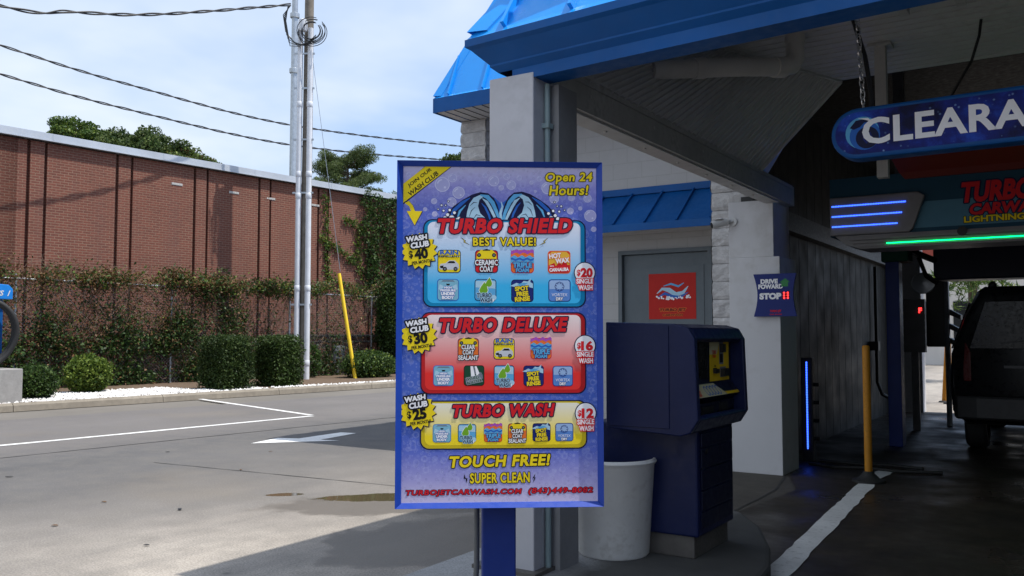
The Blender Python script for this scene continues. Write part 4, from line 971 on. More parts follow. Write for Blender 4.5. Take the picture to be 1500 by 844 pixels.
# --- wash icons
def car(c, x, y, s, L, body, dark):
    c.pl([(x - 14 * s, y + 2 * s), (x - 12 * s, y - 3 * s), (x - 5 * s, y - 4 * s), (x, y - 8 * s), (x + 8 * s, y - 8 * s), (x + 13 * s, y - 3 * s), (x + 14 * s, y + 2 * s), (x + 12 * s, y + 5 * s), (x - 12 * s, y + 5 * s)], body, L)
    c.pl([(x - 3 * s, y - 4 * s), (x + .5 * s, y - 7 * s), (x + 7 * s, y - 7 * s), (x + 9 * s, y - 4 * s)], dark, L + .4); c.pl([(x - 13 * s, y), (x - 8 * s, y - 1 * s), (x - 8 * s, y + 3 * s), (x - 12 * s, y + 3 * s)], dark, L + .4)
    for dx in (-6, 9): c.disc(x + dx * s, y + 4 * s, 3 * s, dark, L + .6, n=14); c.disc(x + dx * s, y + 4 * s, 1.6 * s, GRY, L + .8, n=12)
def icon(kind, x, y, s, parent):
    def draw(c):
        k = s / 34.0; B = 10; h = s / 2
        def base(mat, edge=NAV, r=5): c.rrect(x - h, y - h, x + h, y + h, r * k, edge, B); c.rrect(x - h + 1.1 * k, y - h + 1.1 * k, x + h - 1.1 * k, y + h - 1.1 * k, (r - .8) * k, mat, B + 1)
        T = lambda t, dx, dy, w, hh, m, bold=.03, out=0, om=None, rot=0, sh=0: c.text(t, x + dx * k, y + dy * k, w * k, hh * k, m, B + 6, bold, sh, rot, out * k, om)
        if kind == 'rain':
            base(YEL); c.pl([(x - h + 1.4 * k, y - h + 9 * k), (x + h - 1.4 * k, y - h + 9 * k), (x + h - 1.4 * k, y - h + 10 * k), (x - h + 1.4 * k, y - h + 10 * k)], PALE, B + 2)
            T('RAIN', 0, -13, 27, 6.5, MIDB, .04); T('REPELLENT', 0, -7.2, 31, 3, BLK, .03); car(c, x, y + 7 * k, 1.05 * k, B + 3, SIL, BLK)
        elif kind in ('ceramic', 'clear'):
            base(ORG if kind == 'clear' else RED, NAV); c.pl([(x - h + 2 * k, y - h + 13 * k), (x - h + 3 * k, y - h + 5 * k), (x - 8 * k, y - h - .5 * k), (x + 8 * k, y - h - .5 * k), (x + h - 3 * k, y - h + 5 * k), (x + h - 2 * k, y - h + 13 * k)], YEL, B + 2)
            c.pl([(x - 6 * k, y - h), (x, y - h - 1.6 * k), (x + 6 * k, y - h), (x + 5 * k, y - h + 1 * k), (x - 5 * k, y - h + 1 * k)], BLK, B + 3)
            for d in (-1, 1): c.disc(x + d * 11 * k, y - 9.5 * k, 3 * k, BLK, B + 3, n=14); c.disc(x + d * 11 * k, y - 9.5 * k, 1.5 * k, GRY, B + 3.4, n=12)
            if kind == 'ceramic': T('CERAMIC', 0, 1.5, 34, 8.5, WHT, .03, 1.2, BLK); T('COAT', 0, 11, 20, 8.5, WHT, .03, 1.2, BLK)
            else: T('CLEAR', 0, -3, 22, 7.6, WHT, .03, 1.1, BLK); T('COAT', 0, 5.5, 18, 7.6, WHT, .03, 1.1, BLK); T('SEALANT', 0, 14.2, 32, 7.6, WHT, .03, 1.1, BLK)
        elif kind == 'foam':
            base(ORG, RED); rr = random.Random(3)
            def band(y0, amp, m, L, th, ph): c.pl([(x - h + (2 * h) * i / 14, y + y0 * k + amp * k * math.sin(i * 1.35 + ph)) for i in range(15)] + [(x + h - (2 * h) * i / 14, y + (y0 + th) * k + amp * k * math.sin((14 - i) * 1.35 + ph)) for i in range(15)], m, L)
            band(-17, 1.6, PUR, B + 2, 5, 0); band(-12, 1.5, ORG, B + 2.3, 5, 1); band(-8, 1.6, SKYB, B + 2.6, 9, 2); band(-5, 1.2, MIDB, B + 2.9, 3, 4)
            T('TRIPLE', 0, 5, 28, 8, SKYB, .05, .9, DKB); T('FOAM', 0, 12.6, 19, 6, SKYB, .05, .9, DKB)
        elif kind == 'wax':
            base(RED, ORG); c.pl([(x - h + 1.6 * k, y - h + 6 * k), (x - h + 6 * k, y - h + 1.6 * k), (x + h - 6 * k, y - h + 1.6 * k), (x + h - 1.6 * k, y - h + 6 * k), (x + h - 1.6 * k, y + 4 * k), (x + 12 * k, y + 4 * k), (x + 11 * k, y - 1 * k), (x + 5 * k, y), (x + 4 * k, y + 4 * k), (x + 1 * k, y), (x - 5 * k, y + 6 * k), (x - 7 * k, y + 1 * k), (x - h + 1.6 * k, y + 5 * k)], ink('wax_ink', (240, 186, 60)), B + 2)
            T('HOT', -6, -9.5, 18, 7.5, WHT, .05, .6, ORG, -6); T('WAX', 5, -2.5, 21, 7.5, WHT, .05, .6, ORG, -6); T('WITH', -11, 6, 6, 2, WHT); T('CARNAUBA', 0, 11, 29, 5.2, WHT, .05, 0, None, -3)
        elif kind == 'under':
            base(ink('under_ink', (130, 190, 214)), MIDB); c.pl([(x - 11 * k, y - 12 * k), (x - 8 * k, y - 15 * k), (x + 8 * k, y - 15 * k), (x + 11 * k, y - 12 * k), (x + 8 * k, y - 13 * k), (x - 8 * k, y - 13 * k)], GRY, B + 2)
            for d in (-1, 1): c.pl([(x + d * 13 * k, y - 9 * k), (x + d * 6 * k, y - 5 * k), (x + d * 12 * k, y + 1 * k), (x + d * 15 * k, y - 1 * k)], PALE, B + 2)
            c.pl([(x - 3 * k, y - 9.5 * k), (x + 3 * k, y - 9.5 * k), (x + 2 * k, y - 7 * k), (x - 2 * k, y - 7 * k)], BLK, B + 2)
            T('HIGH', 0, -3.6, 12, 3.6, WHT, .05, .5, MIDB); T('PRESSURE', 0, .8, 24, 3.6, WHT, .05, .5, MIDB); T('UNDER', 0, 6, 22, 5.2, WHT, .06, .5, MIDB); T('BODY', 0, 12, 19, 5, WHT, .06, .5, MIDB)
        elif kind == 'turbo':
            base(SKYB, NAV); c.pl([(x - h + 1.6 * k, y - h + 3 * k), (x + h - 1.6 * k, y - h + 3 * k), (x + h - 1.6 * k, y - 2 * k), (x - h + 1.6 * k, y - 4 * k)], PALE, B + 2)
            for px, py, q in ((-3, 0, 1.25), (5.2, -10, .95)):
                P = [(x + (px + q * a) * k, y + (py + q * b) * k) for a, b in ((1.2, -10), (4.2, -4.5), (5.4, .3), (4, 4), (0, 5.6), (-4, 4), (-5.4, .3), (-3, -4.5))]
                c.pl([(X + (X - x - px * k) * .14, Y + (Y - y - py * k) * .12) for X, Y in P], WHT, B + 3 + q * .1); c.pl(P, LIM, B + 3.6 + q * .1)
            T('TURBO', -2, 8.4, 23, 7, NAV, .03, .8, PALE); T('WASH', 1, 15.8, 19, 7, NAV, .03, .8, PALE); c.disc(x + 13 * k, y + 12 * k, 4.2 * k, PALE, B + 3, n=16); c.disc(x + 11 * k, y + 16 * k, 2.6 * k, WHT, B + 3.3, n=14)
        elif kind == 'spot':
            base(DKB, NAV); c.pl([(x - h - 2 * k, y - 7 * k), (x - 9 * k, y - 12 * k), (x - 3 * k, y - 10 * k), (x + 2 * k, y - 15 * k), (x + 8 * k, y - 14 * k), (x + 13 * k, y - 19 * k), (x + 12 * k, y - 13 * k), (x + h - 1 * k, y - 11 * k), (x + h - 1 * k, y - 4 * k), (x + 4 * k, y - 7 * k), (x - 5 * k, y - 3 * k), (x - 12 * k, y - 6 * k)], PALE, B + 3)
            c.pl([(x - 8 * k, y - 10 * k), (x + 1 * k, y - 12 * k), (x + 9 * k, y - 12 * k), (x + 4 * k, y - 9 * k), (x - 4 * k, y - 7 * k)], SKYB, B + 3.5)
            T('SPOT', -1, -3.5, 21, 7, YEL, .05, .9, NAV, -5); T('FREE', 0, 4.5, 18, 7, YEL, .05, .9, NAV, -5); T('RINSE', 0, 12.5, 23, 7.2, YEL, .05, .9, NAV, -5)
        elif kind == 'vortex':
            base(ink('vortex_ink', (92, 140, 214)), DKB); c.pl([(x - h + 1.6 * k, y - h + 4 * k), (x - h + 4 * k, y - h + 1.6 * k), (x + h - 4 * k, y - h + 1.6 * k), (x + h - 1.6 * k, y - h + 4 * k), (x + h - 1.6 * k, y - 2 * k), (x - h + 1.6 * k, y - 2 * k)], ink('vortex_top_ink', (160, 190, 232)), B + 2)
            for q in range(8):
                a = q * math.pi / 4; c.ring(x + 4.3 * k * math.cos(a), y - 6 * k + 4.3 * k * math.sin(a), 2.2 * k, 3.1 * k, DKB, B + 3 + .1 * q, math.degrees(a) - 110, math.degrees(a) + 70, 8)
            T('VORTEX', 0, 6.5, 24, 4.6, WHT, .0); T('DRY', 0, 12.8, 11, 5, WHT, .05, .5, DKB)
        elif kind == 'wheel':
            base(GRN, BLK); c.ring(x + 8 * k, y - 12 * k, 7 * k, 11 * k, GRY, B + 2, 60, 200, 12); c.pl([(x - 6 * k, y - 15.5 * k), (x - 2 * k, y - 15.5 * k), (x + 2 * k, y + 2 * k), (x - 5 * k, y + 1 * k)], WHT, B + 2.5); c.pl([(x + 1 * k, y - 15.5 * k), (x + 4 * k, y - 15.5 * k), (x + 9 * k, y - 4 * k), (x + 4 * k, y + 1 * k)], WHT, B + 2.6)
            c.pl([(x - 15 * k, y + 4 * k), (x + 14 * k, y - 2 * k), (x + 15 * k, y + 5 * k), (x - 13 * k, y + 14 * k)], GRY, B + 3); T('WHEEL', -1, 4, 22, 5.5, GRN, .04, .5, SIL, -12); T('BLASTER', 1, 10, 26, 5, GRN, .04, .5, SIL, -12)
    c = Canvas(s3); draw(c); return c.done('wash_icon', parent)
def panel(x0, y0, x1, y1, edge, top, botm, head, hx, hy, hw, hh, icons):
    gm = zgrad('panel_print', [(0, S(*botm)), (.22, S(*botm)), (1, S(*top))], gz(y1 - 5), gz(y0 + 4), .38)
    def dr(c): c.rrect(x0 - 1.8, y0 - 1.8, x1 + 1.8, y1 + 1.8, 13, NAV, 6); c.rrect(x0, y0, x1, y1, 11.5, edge, 7); c.rrect(x0 + 5, y0 + 2.2, x1 - 6, y1 - 4.5, 9, gm, 8)
    p = on_face('package_panel', dr)
    on_face('heading', lambda c: c.text(head, hx, hy, hw, hh, RED, 20, .05, .20, -.6, 1.7, NAV, 1.10), p)
    for kd, x, y, s in icons: icon(kd, x, y, s, p)
    return p
p1 = panel(620, 325.5, 857, 452, ink('panel_edge_blue', (0, 138, 190)), (236, 238, 252), (58, 186, 242), 'TURBO SHIELD', 738.5, 333, 205, 23, [('rain', 656.5, 386, 34), ('ceramic', 711.5, 386, 34), ('foam', 764.5, 386, 34), ('wax', 819, 386.5, 34), ('under', 655, 428, 32), ('turbo', 710, 428, 32), ('spot', 764.5, 429, 33), ('vortex', 819.5, 428.5, 33)])
def bestv(c):
    c.text('BEST VALUE!', 738, 356.5, 93, 12.5, YEL, 20, .03, 0, -.4, 1.2, BLK, 1.15)
    for sg in (1, -1): c.pl([(738 + sg * x, y) for x, y in ((65, 350), (57, 355.5), (58.5, 357), (50, 362.5), (61, 357.5), (59.5, 356))], BLK, 18); c.pl([(738 + sg * x, y) for x, y in ((63, 351.4), (58.2, 355.6), (59.2, 357), (53, 361), (60, 357.2), (58.8, 356))], YEL, 19)
on_face('slogan', bestv, p1)
p2 = panel(617, 462.5, 857, 579, ink('panel_edge_red', (196, 30, 36)), (246, 230, 230), (236, 50, 46), 'TURBO DELUXE', 736, 479.5, 193, 22, [('clear', 685, 514.5, 31), ('rain', 737.5, 514.5, 31), ('foam', 792, 514, 31), ('under', 649, 553.5, 30), ('wheel', 693.5, 553.5, 30), ('turbo', 737.5, 553.5, 30), ('spot', 781, 554, 30), ('vortex', 824, 554.5, 30)])
p3 = panel(617, 591.5, 858, 659, ink('panel_edge_yellow', (214, 190, 30)), (244, 240, 222), (252, 224, 40), 'TURBO WASH', 736, 604.5, 153, 19, [('under', 647, 637, 26.5), ('turbo', 683.5, 637, 26.5), ('foam', 721.5, 637, 26.5), ('clear', 757, 637, 27.5), ('spot', 792.5, 636.5, 26.5), ('vortex', 826, 636.5, 26.5)])
for (y, pr) in ((371, '$40'), (495, '$30'), (605, '$25')):
    x = 612.5 if y < 500 else 611.5
    b = on_face('price_burst', lambda c: (c.burst(x + .9, y + 1.2, 22.3, 27.5, 15, NAV, 22, .12), c.burst(x, y, 21.8, 27, 15, YEL, 23, .12)))
    def lt(c):
        c.text('WASH', x - 4, y - 18.5, 32, 8.6, WHT, 29, .05, .1, -9, 2.2, BLK); c.text('CLUB', x + 1, y - 9.5, 28, 8.6, WHT, 32, .05, .1, -9, 2.2, BLK)
        c.text(pr[0], x - 12, y + 5.8, 6, 12, BLK, 27, .03, 0, -8); c.text(pr[1:], x + 3, y + 4, 20, 16, BLK, 27, .055, 0, -8); c.text('PER MONTH!', x + 4.5, y + 16, 30, 5, BLK, 27, .03, 0, -9)
    on_face('lettering', lt, b)
for (x, y, pr) in ((857, 402, '$20'), (857, 510, '$16'), (857.5, 609, '$12')):
    b = on_face('price_badge', lambda c: (c.disc(x, y, 16.2, NAV, 22), c.disc(x, y, 14.8, WHT, 23)))
    def lt(c):
        c.text(pr[0], x - 9, y + .5, 5.5, 10.5, RED, 26, .03); c.text(pr[1:], x + 3, y, 18, 14.5, RED, 26, .055)
        c.text('SINGLE', x, y + 12.6, 25, 7.4, WHT, 29, .03, 0, -1, 1.2, RED); c.text('WASH', x + 1, y + 22, 21, 7.6, WHT, 29, .03, 0, -1, 1.2, RED)
    on_face('lettering', lt, b)

# ================================================================= PAY STATION
K = thing('pay_station', 'dark navy drive up pay station with a screen and yellow instruction labels', 'pay station', (-2.05, 4.85, .18))
g = MB(); g.box(-2.40, -1.80, 4.60, 5.14, .18, .30); g.build('plinth', M['plate'], K, bevel=.006)
g = MB(); g.box(-2.42, -1.77, 4.58, 5.16, .30, .90); kb = g.build('cabinet', M['navy'], K, bevel=.012)
g = MB(); g.box(-1.769, -1.762, 4.62, 5.12, .34, .43)
for z0, z1 in ((.44, .545), (.555, .66), (.67, .775), (.785, .86)): g.box(-1.769, -1.758, 4.62, 5.12, z0, z1)
g.build('drawer_front', M['navy_dk'], kb, bevel=.004); g = MB(); g.lathe((-1.757, 4.68, .76), [(.014, 0), (.014, .008), (0, .008)], 10, 'x'); g.build('lock', M['black'], kb)
g = MB(); y0, y1 = 4.415, 5.25
prof = [(-2.27, .90), (-1.80, .865), (-1.755, .885), (-1.705, .95), (-1.725, 1.40), (-1.765, 1.455), (-1.85, 1.478), (-2.27, 1.478)]
g.slab([(x, y0, z) for x, z in prof], (0, .62 - .0, 0)); g.v = []; g.f = []; g.mi = []
HB = -2.24
# head shell: side cheeks, back, top and bottom round a recessed fascia
prof = [(HB, .885), (-1.80, .862), (-1.745, .88), (-1.70, .95), (-1.715, 1.38), (-1.75, 1.44), (-1.83, 1.462), (HB, 1.475)]
g.slab([(x, y0, z) for x, z in prof], (0, .045, 0)); g.slab([(x, y1 - .045, z) for x, z in prof], (0, .045, 0))
inner = prof[:]
ring = [(HB, y0 + .045), (HB, y1 - .045)]
for a, b in ((0, 1), (1, 2), (2, 3), (4, 5), (5, 6), (6, 7), (7, 0)):
    (xa, za), (xb, zb) = prof[a], prof[b]; cxx, czz = -1.98, 1.17
    ina = (xa + (cxx - xa) * .10, za + (czz - za) * .10); inb = (xb + (cxx - xb) * .10, zb + (czz - zb) * .10)
    g.slab([(xa, y0 + .045, za), (xb, y0 + .045, zb), (inb[0], y0 + .045, inb[1]), (ina[0], y0 + .045, ina[1])], (0, y1 - y0 - .09, 0))
kh = g.build('head_housing', M['navy'], K, bevel=.007)
g = MB(); g.box(-2.2, -1.79, y0 + .05, y1 - .05, 1.13, 1.42); g.box(-2.2, -1.775, y0 + .05, y1 - .05, .92, 1.02); g.slab([(-1.79, y0 + .05, 1.13), (-1.735, y0 + .05, 1.06), (-1.79, y0 + .05, 1.02)], (0, y1 - y0 - .1, 0)); kf = g.build('fascia', M['navy_dk'], K)
g = MB(); g.box(-2.2, -1.73, y0 + -.004, y0 - .0005, .90, 1.45); 
g = MB(); g.box(HB + .02, -1.86, y0 - .006, y0 - .001, .90, 1.452); g.build('side_panel', M['navy'], K, bevel=.002)
g = MB(); g.box(-1.789, -1.780, y0 + .085, y0 + .37, 1.16, 1.385); g.build('screen', M['glass_dark'], kf)
k3 = lambda x, y, L: (-1.788 + .0006 * (L + 1), x, y)
yl = ink('label_yellow', (228, 190, 30)); cr = ink('label_cream', (206, 200, 160))
c = Canvas(k3); c.pl([(4.83, 1.135), (5.16, 1.135), (5.16, 1.415), (4.83, 1.415)], yl, 0); c.pl([(4.83, 1.29), (4.95, 1.29), (5.03, 1.415), (4.83, 1.415)], cr, 1)
c.pl([(4.99, 1.23), (5.06, 1.23), (5.06, 1.365), (4.99, 1.365)], GRY, 2); c.pl([(5.0, 1.24), (5.05, 1.24), (5.05, 1.29), (5.0, 1.29)], BLK, 3); c.pl([(5.0, 1.31), (5.05, 1.31), (5.05, 1.35), (5.0, 1.35)], BLK, 3)
c.pl([(4.885, 1.18), (4.95, 1.18), (4.95, 1.21), (4.885, 1.21)], BLK, 2); c.pl([(5.0, 1.155), (5.10, 1.155), (5.10, 1.215), (5.0, 1.215)], GRY, 2); c.text('TURBO', 4.905, 1.302, .07, -.022, RED, 3, .03); c.text('WASH', 4.905, 1.278, .055, -.018, RED, 3, .03)
c.text('BILLS', 5.025, 1.378, .035, -.012, BLK, 3, .02); c.text('CARD', 4.917, 1.222, .035, -.012, BLK, 3, .02); c.build('label_panel', c.mats, kf, fix=False)
g = MB(); g.box(-1.786, -1.765, 5.0, 5.05, 1.30, 1.35); g.box(-1.786, -1.77, 4.885, 4.95, 1.18, 1.205); g.box(-1.786, -1.76, 5.01, 5.09, 1.16, 1.205); g.build('card_slot', M['black'], kf)
k4 = lambda x, y, L: (-1.7345 + .0006 * (L + 1) - max(0, y - 1.06) * .80 - max(0, 1.06 - y) * 0, x, y)
c = Canvas(k4); c.pl([(y0 + .055, 1.06), (4.98, 1.06), (4.88, 1.125), (y0 + .055, 1.125)], cr, 1); c.pl([(4.98, 1.06), (5.19, 1.06), (5.19, 1.075), (4.96, 1.075)], yl, 1)
c.text('TURBO', y0 + .135, 1.098, .10, -.026, RED, 4, .04); c.text('WASH', y0 + .135, 1.075, .08, -.018, RED, 4, .04)
for q in range(5): c.ring(4.70 + .045 * q, 1.09, .020, .026, MIDB, 3 + .2 * q, n=14)
c.build('shelf_label', c.mats, kf, fix=False)
k5 = lambda x, y, L: (-1.774 + .0006 * (L + 1), x, y)
c = Canvas(k5); c.pl([(y0 + .052, .92), (y0 + .09, .92), (y0 + .16, 1.018), (y0 + .052, 1.018)], yl, 1); c.build('corner_label', c.mats, kf, fix=False)
for q in ((4.66, 4.84, .93, 1.0), (4.94, 5.08, .94, 1.01)): g = MB(); g.box(-1.774, -1.768, *q); g.build('pay_slot', M['black'], kf)

# ================================================================= BIN, BOLLARD, SIGNS
g = MB(); o = thing('plastic_bin', 'large open cream plastic bin standing on the island beside the pay station', 'bin', (-2.24, 4.50, .18))
g.lathe((-2.24, 4.50, .18), [(0, .008), (.17, .008), (.19, .0), (.20, .012), (.232, .50), (.240, .508), (.246, .520), (.238, .535), (.226, .535), (.214, .50), (.185, .05), (0, .045)], 40); g.build('bin_shell', M['can'], o, smooth=True)
B1 = thing('yellow_bollard', 'slim yellow flexible bollard on a black rubber foot at the bay entrance', 'bollard', (-1.735, 8.93, .004))
g = MB(); g.tube([(-1.735, 8.93, .06), (-1.735, 8.93, 1.29)], .036, 16); g.lathe((-1.735, 8.93, 1.29), [(.036, 0), (.028, .012), (0, .016)], 16); g.build('post', M['amber'], B1, smooth=True)
g = MB(); g.lathe((-1.735, 8.93, .004), [(0, 0), (.15, 0), (.15, .02), (.10, .035), (.055, .08), (.05, .10), (0, .10)], 20); g.build('foot', M['rubber'], B1, smooth=True)
# drive forward / stop sign
DS = thing('signal_sign', 'navy concave sided sign reading drive foward and stop with red lights', 'sign', (-2.565, 8.8, 1.58))
def d3(px, py, L): return (-2.565 + (px - 1135) * .00672, 8.80 - .0006 * (L + 1), 2.02 - (py - 401) * .00695)
out = []
for t in range(9): a = t / 8; out.append((1103 + 6 * math.sin(a * math.pi) * 1.0, 401 + 62 * a))
for t in range(9): a = 1 - t / 8; out.append((1167 - 5 * math.sin(a * math.pi), 401 + 62 * a))
g = MB(); g.slab([(d3(x, y, 0)[0], 8.80, d3(x, y, 0)[2]) for x, y in out], (0, .03, 0)); g.build('plate', ink('sign_plate_blue', (34, 48, 118)), DS)
g = MB(); g.box(-2.75, -2.70, 8.83, 8.86, 1.7, 1.9); g.box(-2.58, -2.54, 8.83, 8.86, 1.7, 1.9); g.build('bracket', M['galv'], DS)
c = Canvas(d3); c.text('DRIVE', 1127, 412, 26, 7, WHT, 2, .06); c.text('FOWARD', 1129, 419.5, 37, 7, WHT, 2, .06); c.text('STOP', 1128.5, 433.5, 33, 9.5, WHT, 2, .07); c.text('TURBO JET', 1136, 455.5, 17, 4, RED, 2, .04); c.text('CAR WASH', 1136, 460, 18, 1.8, RED, 2, .02); c.build('lettering', c.mats, DS, fix=False)
c = Canvas(d3); c.pl([(1145, 420), (1145, 414), (1142, 414), (1151, 408), (1158, 414), (1155, 414), (1155, 420)], M['led_dim_green'], 2); c.build('forward_arrow', c.mats, DS, fix=False)
c = Canvas(d3); c.pl([(1145, 427), (1149, 428.5), (1158, 427), (1156, 432.5), (1158, 438), (1152, 437), (1145, 438.5), (1147, 432.5)], ink('lamp_red', (96, 8, 12)), 2)
for i in range(2):
    for j in range(3): c.disc(1149 + 5.5 * i, 429.3 + 3.6 * j, 1.35, M['led_red'], 3, n=10)
c.build('stop_lamp', c.mats, DS, fix=False)
# door poster
DP = thing('door_poster', 'red square car wash poster fixed to the grey door', 'poster', (-4.2, 10.11, 1.6))
def p3(px, py, L): return (-4.205 + (px - 985) * .00895, 10.108 - .0006 * (L + 1), 2.16 - (py - 402) * .00835)
g = MB(); g.box(-4.52, -3.90, 10.1075, 10.1115, 1.60, 2.165); g.build('backing', ink('poster_red', (188, 34, 26)), DP)
c = Canvas(p3); rr = random.Random(2)
c.stroke([(962, 431), (970, 424), (980, 426), (990, 433), (1001, 430), (1008, 421)], [1, 4, 7, 7, 5, 1], PALE, 1.2); c.stroke([(964, 436), (974, 431), (985, 436), (996, 437), (1008, 430)], [1, 4, 5, 4, 1], MIDB, 1.5); c.stroke([(972, 420), (983, 417), (994, 421), (1002, 416)], [1, 3, 3, 1], SKYB, 1.4)
for i in range(46):
    t = rr.uniform(-1, 1); c.disc(986 + t * 25, 437 + 3.4 * rr.random() + 2.5 * abs(t) * -1, rr.uniform(.7, 1.7), WHT, 2 + i * .02, n=10)
c.build('foam_print', c.mats, DP, fix=False)
c = Canvas(p3); c.text('TURBO JET', 985, 456, 40, 6, ink('poster_dark', (96, 16, 16)), 3, .05, .15, 0, .6, ORG); c.text('CARWASH', 985, 463, 30, 3.2, ink('poster_dark2', (96, 16, 16)), 3, .04, .15, 0, .4, ORG); c.build('lettering', c.mats, DP, fix=False)
def security_camera(label, x, y, z, dx, dy):
    o = thing('security_camera', label, 'camera', (x, y, z)); g = MB(); d = Vector((dx, dy, -.22)).normalized(); p = Vector((x, y, z))
    g.lathe((x, y, z), [(0, -.0), (.045, 0), (.045, .015), (0, .015)], 14, 'y' if abs(dy) > .2 else 'x'); g.tube([p, p + Vector((dx, dy, 0)) * .05, p + Vector((dx, dy, 0)) * .09], .014, 8); g.build('mount', M['white'], o)
    a = p + Vector((dx, dy, 0)) * .06; g = MB(); g.tube([a, a + d * .17], .040, 14); g.box(a.x + d.x * .1 - .05, a.x + d.x * .1 + .05, a.y + d.y * .1 - .05, a.y + d.y * .1 + .05, a.z + .02, a.z + .028); g.build('body', M['white'], o, smooth=True)
    g = MB(); g.tube([a + d * .171, a + d * .176], .032, 14); g.build('lens', M['glass_dark'], o)
security_camera('small white bullet camera mounted on the white bay column', -3.0, 8.835, 2.58, -.72, -.55)
security_camera('small bullet camera mounted on the block wall under the eave', -4.85, 10.09, 4.02, -.5, -.7)

# ================================================================= CLEARANCE SIGN
CL = thing('clearance_sign', 'long rounded blue clearance sign hanging on chains under the canopy', 'sign', (0, 4.7, 2.3), R(-1.6))
X0, X1, Z0, Z1, D0 = -1.055, .46, .0, .262, -.06
def stad(m, ins=0, n=14):
    r = (Z1 - Z0) / 2 - ins; zc = (Z0 + Z1) / 2; a0, a1 = X0 + ins + r, X1 - ins - r; pts = []
    for k in range(n + 1): t = R(90) + math.pi * k / n; pts.append((a0 + r * math.cos(t), zc + r * math.sin(t)))
    for k in range(n + 1): t = R(-90) + math.pi * k / n; pts.append((a1 + r * math.cos(t), zc + r * math.sin(t)))
    return pts
g = MB(); g.slab([(x, -.06, z) for x, z in stad(0)], (0, .12, 0)); g.build('cabinet', M['blue_trim'], CL, local=True, bevel=.012)
def cprint():
    m = Mat('deep_water_print', (.01, .02, .1), .5, 0, .2); n = m.noise(6, 6, .6); k = m.ramp(n, [(.35, S(10, 14, 60)), (.55, S(20, 38, 130)), (.75, S(36, 92, 214))])
    v = m.n('ShaderNodeTexVoronoi'); v.inputs['Scale'].default_value = 34; m.l(m.co(), v.inputs['Vector']); sp = m.ramp(v.outputs['Distance'], [(.05, .8), (.13, .1), (.16, .55), (.2, 0)])
    sp = m.mix(m.ramp(m.noise(9, 3), [(.48, 0), (.58, 1)]), (0, 0, 0), sp); k = m.mix(sp, k, S(150, 190, 240)); m.base(k); return m.m
def c3(x, z, L): return (x, -.060 - .0007 * (L + 1), z)
c = Canvas(c3); c.pl(stad(0, .022), cprint(), 0); fcl = c.build('face_panel', c.mats, CL, local=True, fix=False)
c = Canvas(c3); gx, gzz = -.90, .131
c.disc(gx, gzz, .082, SKYB, 1); c.disc(gx + .012, gzz - .016, .074, MIDB, 1.5); c.disc(gx + .024, gzz - .028, .056, NAV, 2)
c.pl([(gx - .06, gzz + .03), (gx - .03, gzz + .065), (gx + .02, gzz + .07), (gx + .05, gzz + .055), (gx + .01, gzz + .05), (gx - .01, gzz + .03), (gx - .04, gzz + .02)], NAV, 2.5); c.pl([(gx - .02, gzz + .075), (gx + .03, gzz + .072), (gx + .055, gzz + .045), (gx + .02, gzz + .062)], WHT, 3)
c.pl([(gx + .0, gzz - .01), (gx + .04, gzz - .0), (gx + .05, gzz - .03), (gx + .02, gzz - .06), (gx + .005, gzz - .04)], DKB, 3); c.build('globe_print', c.mats, fcl, local=True, fix=False)
c = Canvas(c3); c.text('CLEARANCE', -.335, .133, 1.13, -.136, WHT, 5, .03, 0, 0, 0, None, 1.05); c.build('lettering', c.mats, CL, local=True, fix=False)
for x, tx in ((-.905, -.955), (.34, .39)):
    g = MB(); n = 32; zt = 3.655 - 2.3
    for i in range(n):
        f = (i + .5) / n; p = Vector((x + (tx - x) * f, 0, Z1 + .03 + (zt - Z1 - .03) * f)); L = (zt - Z1) / n * .68; pts = []
        ax = Vector((1, 0, 0)) if i % 2 else Vector((.5, .86, 0))
        for k in range(11):
            t = 2 * math.pi * k / 10; pts.append(p + ax * .0105 * math.cos(t) + Vector((0, 0, 1)) * L * max(-1, min(1, 1.25 * math.sin(t))))
        g.tube(pts, .0034, 5, False)
    g.tube([(x, 0, Z1 - .01), (x, 0, Z1 + .035)], .006, 6); g.build('chain', M['chrome'], CL, local=True, smooth=True)
g = MB(); g.tube([(-.985, .02, 1.355), (-.985, .02, 1.05), (-.965, .03, .8), (-.90, .04, .55), (-.872, .03, .35), (-.872, .02, .25)], .012, 8); g.build('power_lead', M['black'], CL, local=True, smooth=True)
g = MB(); g.tube([(-.80, .1, 1.352), (-.78, .1, 1.22), (-.72, .1, 1.17), (-.66, .1, 1.2), (-.63, .1, 1.352)], .012, 8); g.build('cable_loop', M['black'], CL, local=True, smooth=True)

# ================================================================= WASH GANTRY
GT = thing('wash_gantry', 'wide wash gantry with lit blue strips, a teal banner and red wash lettering', 'wash machine', (0, 9.4, 0))
def y4(px, py, L):  # artwork on the front of the gantry
    return (-2.15 + (px - 1215) * .00618, 9.40 - .0008 * (L + 1), 2.43 + (335 - py) * .00618 + (px - 1215) * .00618 * -.0)
def zz(py): return 2.43 + (335 - py) * .00618
g = MB(); g.box(-2.15, 2.1, 9.402, 9.95, 2.42, 3.02); g.build('banner_body', ink('banner_teal', (30, 74, 96)), GT)
c = Canvas(y4)
c.pl([(1362, 288), (1890, 288), (1890, 330), (1330, 330)], ink('banner_pale', (84, 132, 154)), 1)
c.build('banner_print', c.mats, GT, fix=False)
c = Canvas(y4)
for dx, ww in ((0, 104),): c.text('TURBO', 1462, 279, 104, 33, RED, 5, .05, .14, 0, 2, NAV); c.text('CARWASH', 1478, 306, 110, 18, RED, 5, .05, .14, 0, 1.6, NAV); c.text('LIGHTNING FAST', 1477, 321.5, 122, 10, YEL, 5, .04, 0, 0, .9, BLK)
c.build('lettering', c.mats, GT, fix=False)
